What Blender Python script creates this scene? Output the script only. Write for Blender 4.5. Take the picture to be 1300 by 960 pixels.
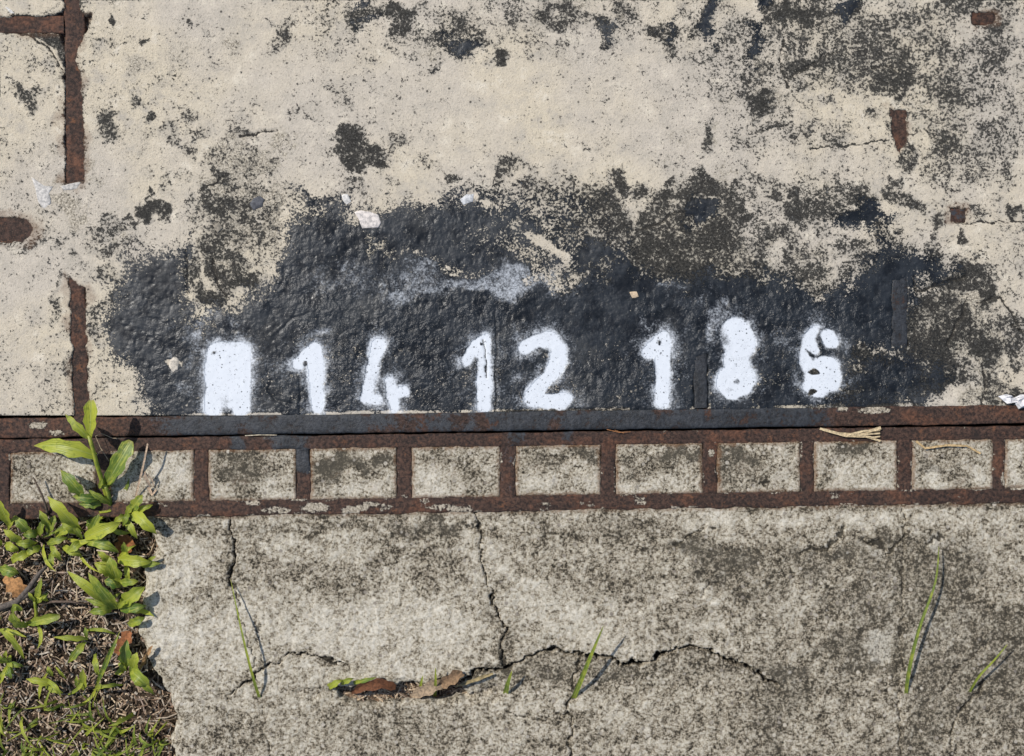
import bpy, math, random
import numpy as np
from mathutils import Vector

# ------------------------------------------------------------------ scene, camera, light
for o in list(bpy.data.objects):
    bpy.data.objects.remove(o)
S = bpy.context.scene
COL = S.collection
random.seed(7)

# layout unit: 1 mm of ground = 1 unit of the plan (plan x to the right, plan y towards the viewer's feet)
CX, CY, CAMH = 650.0, 480.0, 1.5
cam_d = bpy.data.cameras.new('camera')
cam = bpy.data.objects.new('camera', cam_d)
COL.objects.link(cam)
cam.location = (0, 0, CAMH)
cam.rotation_euler = (0, 0, 0)
cam_d.sensor_width = 36
cam_d.lens = 36 * CAMH / 1.3
cam_d.clip_start = 0.01
cam_d.clip_end = 500
S.camera = cam

SUN_FROM = Vector((-0.80, 0.52, 1.10)).normalized()
w = bpy.data.worlds.new('World')
S.world = w
w.use_nodes = True
nt = w.node_tree
bg = nt.nodes['Background']
sky = nt.nodes.new('ShaderNodeTexSky')
sky.sky_type = 'NISHITA'
sky.sun_disc = False
sky.sun_elevation = math.asin(SUN_FROM.z)
sky.sun_rotation = math.atan2(SUN_FROM.x, SUN_FROM.y)
nt.links.new(sky.outputs[0], bg.inputs[0])
bg.inputs[1].default_value = 0.10
sun_d = bpy.data.lights.new('sun', 'SUN')
sun_d.energy = 3.6
sun_d.angle = math.radians(0.53)
sun_d.color = (1.0, 0.955, 0.89)
sun = bpy.data.objects.new('sun', sun_d)
COL.objects.link(sun)
sun.location = (-2, 2, 4)
sun.rotation_euler = (-SUN_FROM).to_track_quat('-Z', 'Y').to_euler()

S.view_settings.view_transform = 'Standard'
S.view_settings.look = 'None'
S.view_settings.exposure = 0.12
S.view_settings.gamma = 1.0
S.view_settings.use_curve_mapping = False
S.render.engine = 'CYCLES'

# ------------------------------------------------------------------ numpy noise
def _hash(ix, iy, seed):
    h = (ix.astype(np.int64) * 374761393 + iy.astype(np.int64) * 668265263 + seed * 2246822519) & 0xFFFFFFFF
    h = ((h ^ (h >> 13)) * 1274126177) & 0xFFFFFFFF
    h = h ^ (h >> 16)
    return h.astype(np.float64) / 4294967295.0

def vn(x, y, cell, seed):
    x = np.asarray(x, float) / cell + 1000.0
    y = np.asarray(y, float) / cell + 1000.0
    ix = np.floor(x); iy = np.floor(y)
    fx = x - ix; fy = y - iy
    fx = fx * fx * fx * (fx * (fx * 6 - 15) + 10)
    fy = fy * fy * fy * (fy * (fy * 6 - 15) + 10)
    a = _hash(ix, iy, seed); b = _hash(ix + 1, iy, seed)
    c = _hash(ix, iy + 1, seed); d = _hash(ix + 1, iy + 1, seed)
    return (a + (b - a) * fx) * (1 - fy) + (c + (d - c) * fx) * fy

def fbm(x, y, cell, octv, seed, gain=0.5):
    s = 0.0; amp = 1.0; tot = 0.0
    for i in range(octv):
        s = s + amp * vn(x + 17.3 * i, y - 9.1 * i, cell / (2.03 ** i), seed + i * 31)
        tot += amp; amp *= gain
    return s / tot

def sstep(a, b, v):
    t = np.clip((v - a) / (b - a), 0, 1)
    return t * t * (3 - 2 * t)

def seg_dist(x, y, x0, y0, x1, y1):
    dx, dy = x1 - x0, y1 - y0
    t = np.clip(((x - x0) * dx + (y - y0) * dy) / max(dx * dx + dy * dy, 1e-9), 0, 1)
    return np.hypot(x - (x0 + t * dx), y - (y0 + t * dy)), t

def poly_sd(x, y, pts):
    """signed distance, positive inside"""
    d = np.full(x.shape, 1e9)
    ins = np.zeros(x.shape, bool)
    n = len(pts)
    for i in range(n):
        x0, y0 = pts[i]; x1, y1 = pts[(i + 1) % n]
        dd, _ = seg_dist(x, y, x0, y0, x1, y1)
        d = np.minimum(d, dd)
        if y0 != y1:
            c = ((y0 > y) != (y1 > y)) & (x < (x1 - x0) * (y - y0) / (y1 - y0) + x0)
            ins ^= c
    return np.where(ins, d, -d)

def line_dist(x, y, pts):
    d = np.full(x.shape, 1e9)
    for (x0, y0), (x1, y1) in zip(pts[:-1], pts[1:]):
        dd, _ = seg_dist(x, y, x0, y0, x1, y1)
        d = np.minimum(d, dd)
    return d

def blobs(x, y, wx, wy, table):
    v = np.zeros(x.shape)
    for (cx, cy, rx, ry, dens) in table:
        m = (np.abs(x - cx) < rx * 1.7 + 25) & (np.abs(y - cy) < ry * 1.7 + 25)
        if not m.any():
            continue
        k = min(1.0, .35 + min(rx, ry) / 45.0) * 2.6      # larger stains have wilder outlines
        r = np.hypot((x[m] + (wx[m] - x[m]) * k - cx) / rx, (y[m] + (wy[m] - y[m]) * k - cy) / ry)
        v[m] = np.maximum(v[m], dens * (1 - sstep(0.30, 1.45, r)))
    return v

# ------------------------------------------------------------------ objects
def wpos(px, py, z=0.0):
    """plan mm -> world metres"""
    return Vector(((px - CX) / 1000.0, (CY - py) / 1000.0, z / 1000.0))

def seen(px, py, z):
    """plan point of something at height z (mm) whose line of sight meets the ground at px,py"""
    k = (CAMH * 1000 - z) / (CAMH * 1000)
    return wpos(CX + (px - CX) * k, CY + (py - CY) * k, z)

def tag(o, label=None, cat=None, group=None, kind=None):
    if label: o['label'] = label
    if cat: o['category'] = cat
    if group: o['group'] = group
    if kind: o['kind'] = kind
    return o

def empty(name, loc):
    o = bpy.data.objects.new(name, None)
    o.empty_display_size = 0.02
    COL.objects.link(o)
    o.location = loc
    return o

def link(name, me, mat, parent=None):
    o = bpy.data.objects.new(name, me)
    COL.objects.link(o)
    if mat is not None:
        me.materials.append(mat)
    if parent is not None:
        root = Vector((0, 0, 0)); p = parent
        while p is not None:
            root += p.location; p = p.parent
        o.parent = parent
        o.location = -root
    return o

def mesh_from(name, V, F, attrs=None, smooth=True, cattrs=None):
    """V (n,3) array, F (m,4) or list of lists"""
    me = bpy.data.meshes.new(name)
    V = np.asarray(V, dtype=np.float32)
    if isinstance(F, np.ndarray):
        m, k = F.shape
        me.vertices.add(len(V)); me.vertices.foreach_set('co', V.ravel())
        me.loops.add(m * k); me.loops.foreach_set('vertex_index', F.astype(np.int32).ravel())
        me.polygons.add(m)
        me.polygons.foreach_set('loop_start', np.arange(0, m * k, k, dtype=np.int32))
        me.update(calc_edges=True)
    else:
        me.from_pydata(V.tolist(), [], F)
        me.update()
    if smooth:
        me.polygons.foreach_set('use_smooth', np.ones(len(me.polygons), dtype=bool))
    for k, a in (attrs or {}).items():
        at = me.attributes.new(k, 'FLOAT', 'POINT')
        at.data.foreach_set('value', np.asarray(a, dtype=np.float32).ravel())
    for k, a in (cattrs or {}).items():
        at = me.attributes.new(k, 'FLOAT_COLOR', 'POINT')
        at.data.foreach_set('color', np.asarray(a, dtype=np.float32).ravel())
    me.validate()
    return me

def patch(name, gx, gy, Z, fmask, attrs, mat, parent, skirt=None):
    """part of a height field as its own mesh (quads of fmask), with side walls down by skirt mm"""
    ny, nx = gx.shape
    idx = np.arange(ny * nx).reshape(ny, nx)
    a = idx[:-1, :-1][fmask]; b = idx[:-1, 1:][fmask]; c = idx[1:, 1:][fmask]; d = idx[1:, :-1][fmask]
    F = np.stack([a, d, c, b], 1)          # plan y points down: this order faces up
    used = np.unique(F)
    remap = np.full(ny * nx, -1, np.int64); remap[used] = np.arange(len(used))
    F = remap[F]
    X = (gx.ravel()[used] - CX) / 1000; Y = (CY - gy.ravel()[used]) / 1000; ZZ = Z.ravel()[used] / 1000
    V = np.stack([X, Y, ZZ], 1)
    A = {k: v.ravel()[used] for k, v in attrs.items()}
    if skirt:
        n = len(V)
        E0 = F.ravel(); E1 = np.roll(F, -1, axis=1).ravel()
        key = E0 * n + E1; rev = E1 * n + E0
        bd = ~np.isin(key, rev)
        e0, e1 = E0[bd], E1[bd]
        bv = np.unique(np.concatenate([e0, e1]))
        rm = np.full(n, -1, np.int64); rm[bv] = n + np.arange(len(bv))
        low = V[bv].copy(); low[:, 2] -= skirt / 1000
        V = np.concatenate([V, low])
        F = np.concatenate([F, np.stack([e1, e0, rm[e0], rm[e1]], 1)])
        A = {k: np.concatenate([v, v[bv]]) for k, v in A.items()}
    return link(name, mesh_from(name, V, F, A), mat, parent)

def lines(parts):
    return np.unique(np.round(np.concatenate([np.arange(a, b, s) for a, b, s in parts]), 3))

# ------------------------------------------------------------------ node helper
class NT:
    def __init__(self, name):
        self.m = bpy.data.materials.new(name)
        self.m.use_nodes = True
        self.t = self.m.node_tree
        self.t.nodes.clear()
        self.out = self.t.nodes.new('ShaderNodeOutputMaterial')
        self.co = self.t.nodes.new('ShaderNodeTexCoord').outputs['Object']
    def n(self, typ, **kw):
        nd = self.t.nodes.new(typ)
        for k, v in kw.items():
            setattr(nd, k, v)
        return nd
    def put(self, sock, v):
        if isinstance(v, bpy.types.NodeSocket):
            self.t.links.new(v, sock)
        elif isinstance(v, (tuple, list)) and len(v) == 3 and sock.type == 'RGBA':
            sock.default_value = (*v, 1)
        else:
            sock.default_value = v
    def math(self, op, a, b=0.0, clamp=False):
        nd = self.n('ShaderNodeMath', operation=op, use_clamp=clamp)
        self.put(nd.inputs[0], a); self.put(nd.inputs[1], b)
        return nd.outputs[0]
    def add(self, a, b): return self.math('ADD', a, b)
    def sub(self, a, b): return self.math('SUBTRACT', a, b)
    def mul(self, a, b): return self.math('MULTIPLY', a, b)
    def noise(self, scale, detail=4, rough=0.6, off=0.0, dist=0.0):
        nd = self.n('ShaderNodeTexNoise')
        co = self.co
        if off:
            vm = self.n('ShaderNodeVectorMath', operation='ADD')
            self.put(vm.inputs[0], co); vm.inputs[1].default_value = (off, off * 1.7, off * .6)
            co = vm.outputs[0]
        self.put(nd.inputs['Vector'], co)
        nd.inputs['Scale'].default_value = scale
        nd.inputs['Detail'].default_value = detail
        nd.inputs['Roughness'].default_value = rough
        nd.inputs['Distortion'].default_value = dist
        return nd.outputs[0]
    def voro(self, scale, feature='F1', rnd=1.0):
        nd = self.n('ShaderNodeTexVoronoi', feature=feature)
        self.put(nd.inputs['Vector'], self.co)
        nd.inputs['Scale'].default_value = scale
        nd.inputs['Randomness'].default_value = rnd
        return nd.outputs
    def ss(self, v, a, b, lo=0.0, hi=1.0, kind='SMOOTHSTEP'):
        nd = self.n('ShaderNodeMapRange', interpolation_type=kind)
        self.put(nd.inputs[0], v)
        nd.inputs[1].default_value = a; nd.inputs[2].default_value = b
        nd.inputs[3].default_value = lo; nd.inputs[4].default_value = hi
        return nd.outputs[0]
    def mix(self, f, a, b):
        nd = self.n('ShaderNodeMix', data_type='RGBA')
        self.put(nd.inputs[0], f); self.put(nd.inputs[6], a); self.put(nd.inputs[7], b)
        return nd.outputs[2]
    def mixf(self, f, a, b):
        nd = self.n('ShaderNodeMix', data_type='FLOAT')
        self.put(nd.inputs[0], f); self.put(nd.inputs[2], a); self.put(nd.inputs[3], b)
        return nd.outputs[0]
    def attr(self, name, out='Fac'):
        nd = self.n('ShaderNodeAttribute', attribute_name=name)
        return nd.outputs[out]
    def bump(self, h, dist, strength=1.0, normal=None):
        nd = self.n('ShaderNodeBump')
        nd.inputs['Distance'].default_value = dist
        nd.inputs['Strength'].default_value = strength
        self.put(nd.inputs['Height'], h)
        if normal is not None:
            self.put(nd.inputs['Normal'], normal)
        return nd.outputs[0]
    def bsdf(self, col, rough, normal=None, spec=0.5, **kw):
        nd = self.n('ShaderNodeBsdfPrincipled')
        self.put(nd.inputs['Base Color'], col)
        self.put(nd.inputs['Roughness'], rough)
        self.put(nd.inputs['Specular IOR Level'], spec)
        if normal is not None:
            self.put(nd.inputs['Normal'], normal)
        for k, v in kw.items():
            self.put(nd.inputs[k], v)
        return nd.outputs[0]
    def done(self, sh):
        self.t.links.new(sh, self.out.inputs['Surface'])
        return self.m

# ------------------------------------------------------------------ materials
def mat_cover():
    N = NT('weathered_painted_concrete')
    paint, grime, white, rough_a = N.attr('a_paint'), N.attr('a_grime'), N.attr('a_white'), N.attr('a_raw')
    big = N.noise(4.5, 3, .6)
    mid = N.noise(38, 5, .7, off=3.1)
    fine = N.noise(430, 3, .75, off=1.3)
    g2 = N.noise(265, 4, .76, off=9.1, dist=.25)
    p2 = N.noise(380, 4, .78, off=17.)
    # cream render coat: warm in places, greyer in others, sandy at close range
    c = N.mix(N.ss(big, .38, .62), (.545, .485, .400), (.600, .522, .392))
    c = N.mix(N.ss(mid, .44, .74), c, (.45, .405, .335))
    c = N.mix(N.ss(mid, .46, .28), c, (.68, .61, .49))
    c = N.mix(N.mul(N.ss(fine, .52, .68), .50), c, (.27, .235, .18))
    c = N.mix(N.mul(N.ss(p2, .56, .70), .40), c, (.76, .70, .60))
    # bare coarse mortar where the coat has gone
    rawc = N.mix(N.ss(p2, .40, .60), (.12, .10, .07), (.64, .57, .45))
    rawm = N.ss(N.add(rough_a, N.mul(N.sub(mid, .5), 1.6)), .42, .62)
    c = N.mix(N.mul(rawm, .8), c, rawc)
    # black lichen and soot, in specks that close up as density grows
    g1 = N.noise(62, 6, .72, off=5.5, dist=.4)
    gd = N.add(grime, N.mul(N.sub(g1, .5), 1.4))
    gm = N.ss(N.sub(gd, N.ss(g2, .27, .73, 0, 1, 'LINEAR')), -.07, .09)
    gcol = N.mix(N.ss(fine, .44, .66), (.012, .0118, .0110), (.066, .062, .053))
    c = N.mix(N.ss(N.add(grime, N.mul(N.sub(g1, .5), .9)), .16, .90, 0, .62), c, (.178, .170, .150))
    c = N.mix(N.mul(gm, .94), c, gcol)
    rm = N.ss(N.add(N.attr('a_rust'), N.mul(N.sub(mid, .5), 1.4)), .30, .95)
    c = N.mix(N.mul(rm, .55), c, (.17, .090, .048))
    # isolated dark pinholes
    pv = N.voro(95)
    pin = N.mul(N.ss(pv['Distance'], .20, .10), N.ss(mid, .50, .57))
    c = N.mix(N.mul(pin, .85), c, (.035, .033, .028))
    # black road paint
    pd = N.add(paint, N.mul(N.sub(g1, .5), .95))
    pm = N.ss(N.sub(pd, N.ss(N.add(N.mul(p2, .5), N.mul(g2, .5)), .31, .69, 0, 1, 'LINEAR')), -.05, .05)
    pc = N.mix(N.ss(mid, .36, .60), (.0090, .0108, .0132), (.022, .0262, .0315))
    pc = N.mix(N.mul(N.ss(fine, .42, .30), .7), pc, (.010, .011, .012))
    pc = N.mix(N.mul(N.ss(g2, .64, .74), .35), pc, (.15, .16, .17))
    pc = N.mix(N.mul(N.ss(N.noise(11, 6, .72, off=81.), .50, .70), .38), pc, (.105, .105, .10))
    c = N.mix(pm, c, pc)
    # white aerosol, grainy where it thins out
    wt = N.add(white, N.add(N.mul(N.sub(fine, .5), .9), N.mul(N.sub(g1, .5), .75)))
    wm = N.ss(wt, .13, .78)
    holes = N.mul(N.ss(N.voro(150)['Distance'], .20, .11), N.ss(g1, .47, .53))
    wm = N.mul(wm, N.sub(1.0, N.mul(holes, .85)))
    wm = N.mul(wm, N.sub(1.0, N.mul(N.ss(g2, .41, .33), .8)))
    wm = N.mul(wm, .96)
    c = N.mix(wm, c, (.70, .735, .775))
    r = N.mixf(pm, .88, N.ss(mid, .35, .65, .30, .46))
    r = N.mixf(wm, r, .62)
    pb = N.noise(125, 2, .5, off=61., dist=.3)
    inv = N.sub(1.0, N.ss(white, .05, .6, 0, .9))
    h = N.mul(fine, N.mul(N.add(N.mul(rough_a, .9), .7), N.sub(1.0, N.mul(pm, .85))))
    h = N.add(h, N.mul(N.mul(N.attr('a_bump'), N.add(N.mul(pb, .7), N.mul(N.noise(300, 2, .5, off=71.), .55))), N.ss(mid, .36, .62, .6, 1.7)))
    h = N.add(h, N.mul(g2, N.mul(N.ss(grime, .3, .9), N.sub(2.0, N.mul(pm, 1.8)))))
    h = N.mul(h, inv)
    nb = N.bump(h, .0013, .9)
    return N.done(N.bsdf(c, r, nb, N.mixf(pm, .25, .36)))

def mat_apron():
    N = NT('speckled_concrete')
    dark, lite = N.attr('a_dark'), N.attr('a_lite')
    s1 = N.noise(285, 5, .80, off=1.7)
    s2 = N.noise(60, 5, .72, off=6.2)
    v = N.add(N.mul(s1, .66), N.mul(s2, .34))
    v = N.add(v, N.sub(N.mul(lite, .075), N.mul(dark, .085)))
    ramp = N.n('ShaderNodeValToRGB')
    N.put(ramp.inputs[0], v)
    el = ramp.color_ramp.elements
    el[0].position = .395; el[0].color = (.030, .026, .019, 1)
    el[1].position = .62; el[1].color = (.73, .68, .575, 1)
    for p, cc in ((.425, (.105, .086, .060)), (.456, (.27, .225, .158)), (.494, (.43, .380, .290)), (.545, (.58, .525, .42))):
        e = el.new(p); e.color = (*cc, 1)
    c = ramp.outputs[0]
    c = N.mix(N.mul(N.ss(N.add(lite, N.mul(N.sub(s1, .5), 2.0)), .55, .95), .40), c, (.68, .635, .535))
    c = N.mix(N.mul(N.ss(N.add(dark, N.mul(N.sub(.5, s1), 2.0)), .50, .95), .62), c, (.065, .056, .040))
    c = N.mix(N.ss(N.add(dark, N.mul(N.sub(s2, .5), .8)), .25, 1.0, 0, .32), c, (.155, .137, .105))
    c = N.mix(N.mul(N.ss(N.add(N.attr('a_rust'), N.mul(N.sub(s2, .5), 1.2)), .35, .8), .65), c, (.16, .075, .032))
    vv = N.voro(150)
    rnd = N.n('ShaderNodeSeparateColor'); N.put(rnd.inputs[0], vv['Color'])
    stone = N.mul(N.ss(vv['Distance'], .42, .30), N.ss(rnd.outputs[0], .90, .91))
    c = N.mix(N.mul(stone, .75), c, N.mix(rnd.outputs[1], (.20, .17, .14), (.66, .60, .50)))
    crk = N.attr('a_crack')
    c = N.mix(N.mul(N.ss(N.add(crk, N.mul(N.sub(s1, .5), .8)), .35, .7), .85), c, (.03, .027, .021))
    h = N.add(s1, N.mul(s2, .5))
    return N.done(N.bsdf(c, .93, N.bump(h, .0026, .9), .2))

def mat_rust():
    N = NT('rusted_iron')
    n1 = N.noise(45, 6, .7, off=2.)
    n2 = N.noise(230, 6, .72, off=4.)
    n3 = N.noise(14, 4, .6, off=6.)
    c = N.mix(N.ss(n2, .36, .64), (.015, .0095, .0075), (.070, .039, .028))
    c = N.mix(N.ss(n3, .40, .68), c, N.mix(N.ss(n2, .4, .6), (.024, .0145, .0115), (.098, .053, .036)))
    c = N.mix(N.mul(N.ss(N.add(N.mul(n1, .6), N.mul(n2, .4)), .535, .67), .8), c, (.20, .080, .031))
    c = N.mix(N.mul(N.ss(N.noise(600, 3, .7, off=9.), .60, .70), .45), c, (.26, .17, .11))
    c = N.mix(N.mul(N.ss(N.noise(22, 5, .7, off=26.), .50, .64), .75), c, N.mix(N.ss(n2, .36, .64), (.055, .026, .016), (.165, .072, .040)))
    c = N.mix(N.mul(N.ss(N.noise(30, 5, .7, off=36.), .56, .70), .6), c, (.016, .0125, .011))
    pm = N.ss(N.add(N.attr('a_paint'), N.mul(N.sub(N.add(N.mul(n1, .6), N.mul(n2, .4)), .5), 2.6)), .40, .60)
    c = N.mix(pm, c, N.mix(N.ss(N.add(N.mul(n2, .5), N.mul(n1, .5)), .40, .62), (.013, .0145, .0165), (.042, .046, .053)))
    c = N.mix(N.mul(pm, N.ss(N.noise(350, 5, .8, off=11.), .62, .72)), c, (.16, .13, .11))
    mm = N.ss(N.add(N.attr('a_mortar'), N.mul(N.sub(N.add(N.mul(n1, .4), N.mul(n2, .6)), .5), 2.2)), .47, .56)
    c = N.mix(mm, c, N.mix(N.ss(N.noise(400, 4, .7, off=13.), .4, .6), (.22, .185, .135), (.50, .44, .345)))
    h = N.add(N.add(N.mul(n2, 1.0), N.mul(n1, .5)), N.mul(mm, .7))
    r = N.mixf(pm, .80, .5)
    return N.done(N.bsdf(c, r, N.bump(h, .0012, .9), .35))

def mat_soil():
    N = NT('dry_soil')
    n1 = N.noise(60, 7, .75)
    n2 = N.noise(420, 5, .75, off=3.)
    c = N.mix(N.ss(n1, .35, .65), (.030, .020, .013), (.115, .080, .052))
    c = N.mix(N.mul(N.ss(n2, .52, .68), .7), c, (.23, .18, .125))
    c = N.mix(N.ss(n2, .44, .32), c, (.014, .010, .007))
    return N.done(N.bsdf(c, .95, N.bump(N.add(n1, n2), .006, 1.0), .15))

def mat_leaf():
    N = NT('grass_leaf')
    t, lw, ll = N.attr('tint'), N.attr('lw'), N.attr('ll')
    vein = N.math('SINE', N.mul(lw, 26.0))
    c = N.mix(t, (.048, .125, .020), (.47, .50, .045))
    cv = N.n('ShaderNodeCombineXYZ'); N.put(cv.inputs[0], N.mul(lw, 2.6)); N.put(cv.inputs[1], N.mul(ll, 1.6)); N.put(cv.inputs[2], N.mul(N.add(t, N.noise(14, 1, .5)), 9.0))
    sn = N.n('ShaderNodeTexNoise'); N.put(sn.inputs['Vector'], cv.outputs[0]); sn.inputs['Scale'].default_value = 1.8; sn.inputs['Detail'].default_value = 4
    c = N.mix(N.mul(N.ss(sn.outputs[0], .50, .64), .60), c, (.45, .47, .07))
    c = N.mix(N.mul(N.ss(sn.outputs[0], .44, .32), .50), c, (.06, .14, .022))
    c = N.mix(N.mul(N.ss(vein, .3, 1.0), .13), c, (.30, .36, .08))
    c = N.mix(N.mul(N.ss(N.math('ABSOLUTE', lw), .14, .03), .45), c, (.42, .47, .16))
    c = N.mix(N.mul(N.ss(N.noise(70, 5, .7), .46, .62), .60), c, (.44, .46, .06))
    c = N.mix(N.mul(N.ss(N.noise(90, 4, .7, off=14.), .54, .66), .5), c, (.05, .11, .018))
    c = N.mix(N.mul(N.ss(N.noise(330, 4, .7, off=4.), .62, .70), .55), c, (.20, .13, .05))
    c = N.mix(N.mul(N.ss(ll, .90, 1.0), .5), c, (.36, .28, .09))
    b = N.bsdf(c, .42, N.bump(vein, .0002, .5), .45)
    tr = N.n('ShaderNodeBsdfTranslucent')
    N.put(tr.inputs[0], N.mix(.5, c, (.42, .55, .04)))
    mx = N.n('ShaderNodeMixShader')
    mx.inputs[0].default_value = .24
    N.t.links.new(b, mx.inputs[1]); N.t.links.new(tr.outputs[0], mx.inputs[2])
    return N.done(mx.outputs[0])

def mat_color(name, rough=.85, bumpd=.0006, scale=300, var=.5):
    """per-vertex own colour of each dry piece, with fibre noise"""
    N = NT(name)
    c = N.attr('col', 'Color')
    n = N.noise(scale, 5, .7)
    c2 = N.n('ShaderNodeMix', data_type='RGBA', blend_type='MULTIPLY')
    c2.inputs[0].default_value = 1.0
    N.put(c2.inputs[6], c)
    N.put(c2.inputs[7], N.mix(N.ss(n, .35, .65), (1 - var, 1 - var, 1 - var), (1.15, 1.12, 1.08)))
    return N.done(N.bsdf(c2.outputs[2], rough, N.bump(n, bumpd, .8), .3))

M_COVER, M_APRON, M_RUST, M_SOIL, M_LEAF = mat_cover(), mat_apron(), mat_rust(), mat_soil(), mat_leaf()
M_DRY = mat_color('dry_plant_matter')
M_STONE = mat_color('stone_chip', .85, .0004, 220, .42)

# ------------------------------------------------------------------ ground
LX = lines([(-420, -20, 9), (-20, 1320, 1.5), (1320, 1730, 9)])

def soil_z(x, y):
    z = -24 + 9 * (fbm(x, y, 120, 3, 5) - .5) * 2 + 10 * (fbm(x, y, 30, 4, 6) - .5) * 2 + 5 * (fbm(x, y, 8, 3, 8) - .5)
    return z

sx = lines([(-30000, -3000, 3000), (-3000, -420, 215), (-420, -20, 12), (-20, 240, 2.5), (240, 1320, 5), (1320, 1730, 12), (1730, 4300, 215), (4300, 31000, 3000)])
sy = lines([(-30000, -3000, 3000), (-3000, -500, 250), (-500, 600, 50), (600, 1000, 3), (1000, 1500, 12), (1500, 4000, 250), (4000, 31000, 3000)])
gx, gy = np.meshgrid(sx, sy)
sz = soil_z(gx, gy)
# the drain pit under the cover stays out of the way of the slab
under = (gx > -400) & (gx < 1700) & (gy < 640)
sz = np.where(under, np.minimum(sz, -60), sz)
ground = patch('ground', gx, gy, sz, np.ones((len(sy) - 1, len(sx) - 1), bool), {}, M_SOIL, None)
tag(ground, 'brown soil around and under the concrete drain cover', kind='structure')

# ------------------------------------------------------------------ the concrete cover
LY = lines([(-650, -20, 9), (-20, 528.1, 1.5)])
gx, gy = np.meshgrid(LX, LY)
def edge_top(x):      # plan y where the iron edge bar of the cover begins
    return 532.5 - 18.0 * x / 1300.0
wob = fbm(gx, gy, 34, 4, 11) - .5
wob2 = fbm(gx, gy, 34, 4, 12) - .5
wx = gx + wob * 34; wy = gy + wob2 * 34
wxs = gx + (fbm(gx, gy, 9, 3, 13) - .5) * 6; wys = gy + (fbm(gx, gy, 9, 3, 14) - .5) * 6

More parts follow.
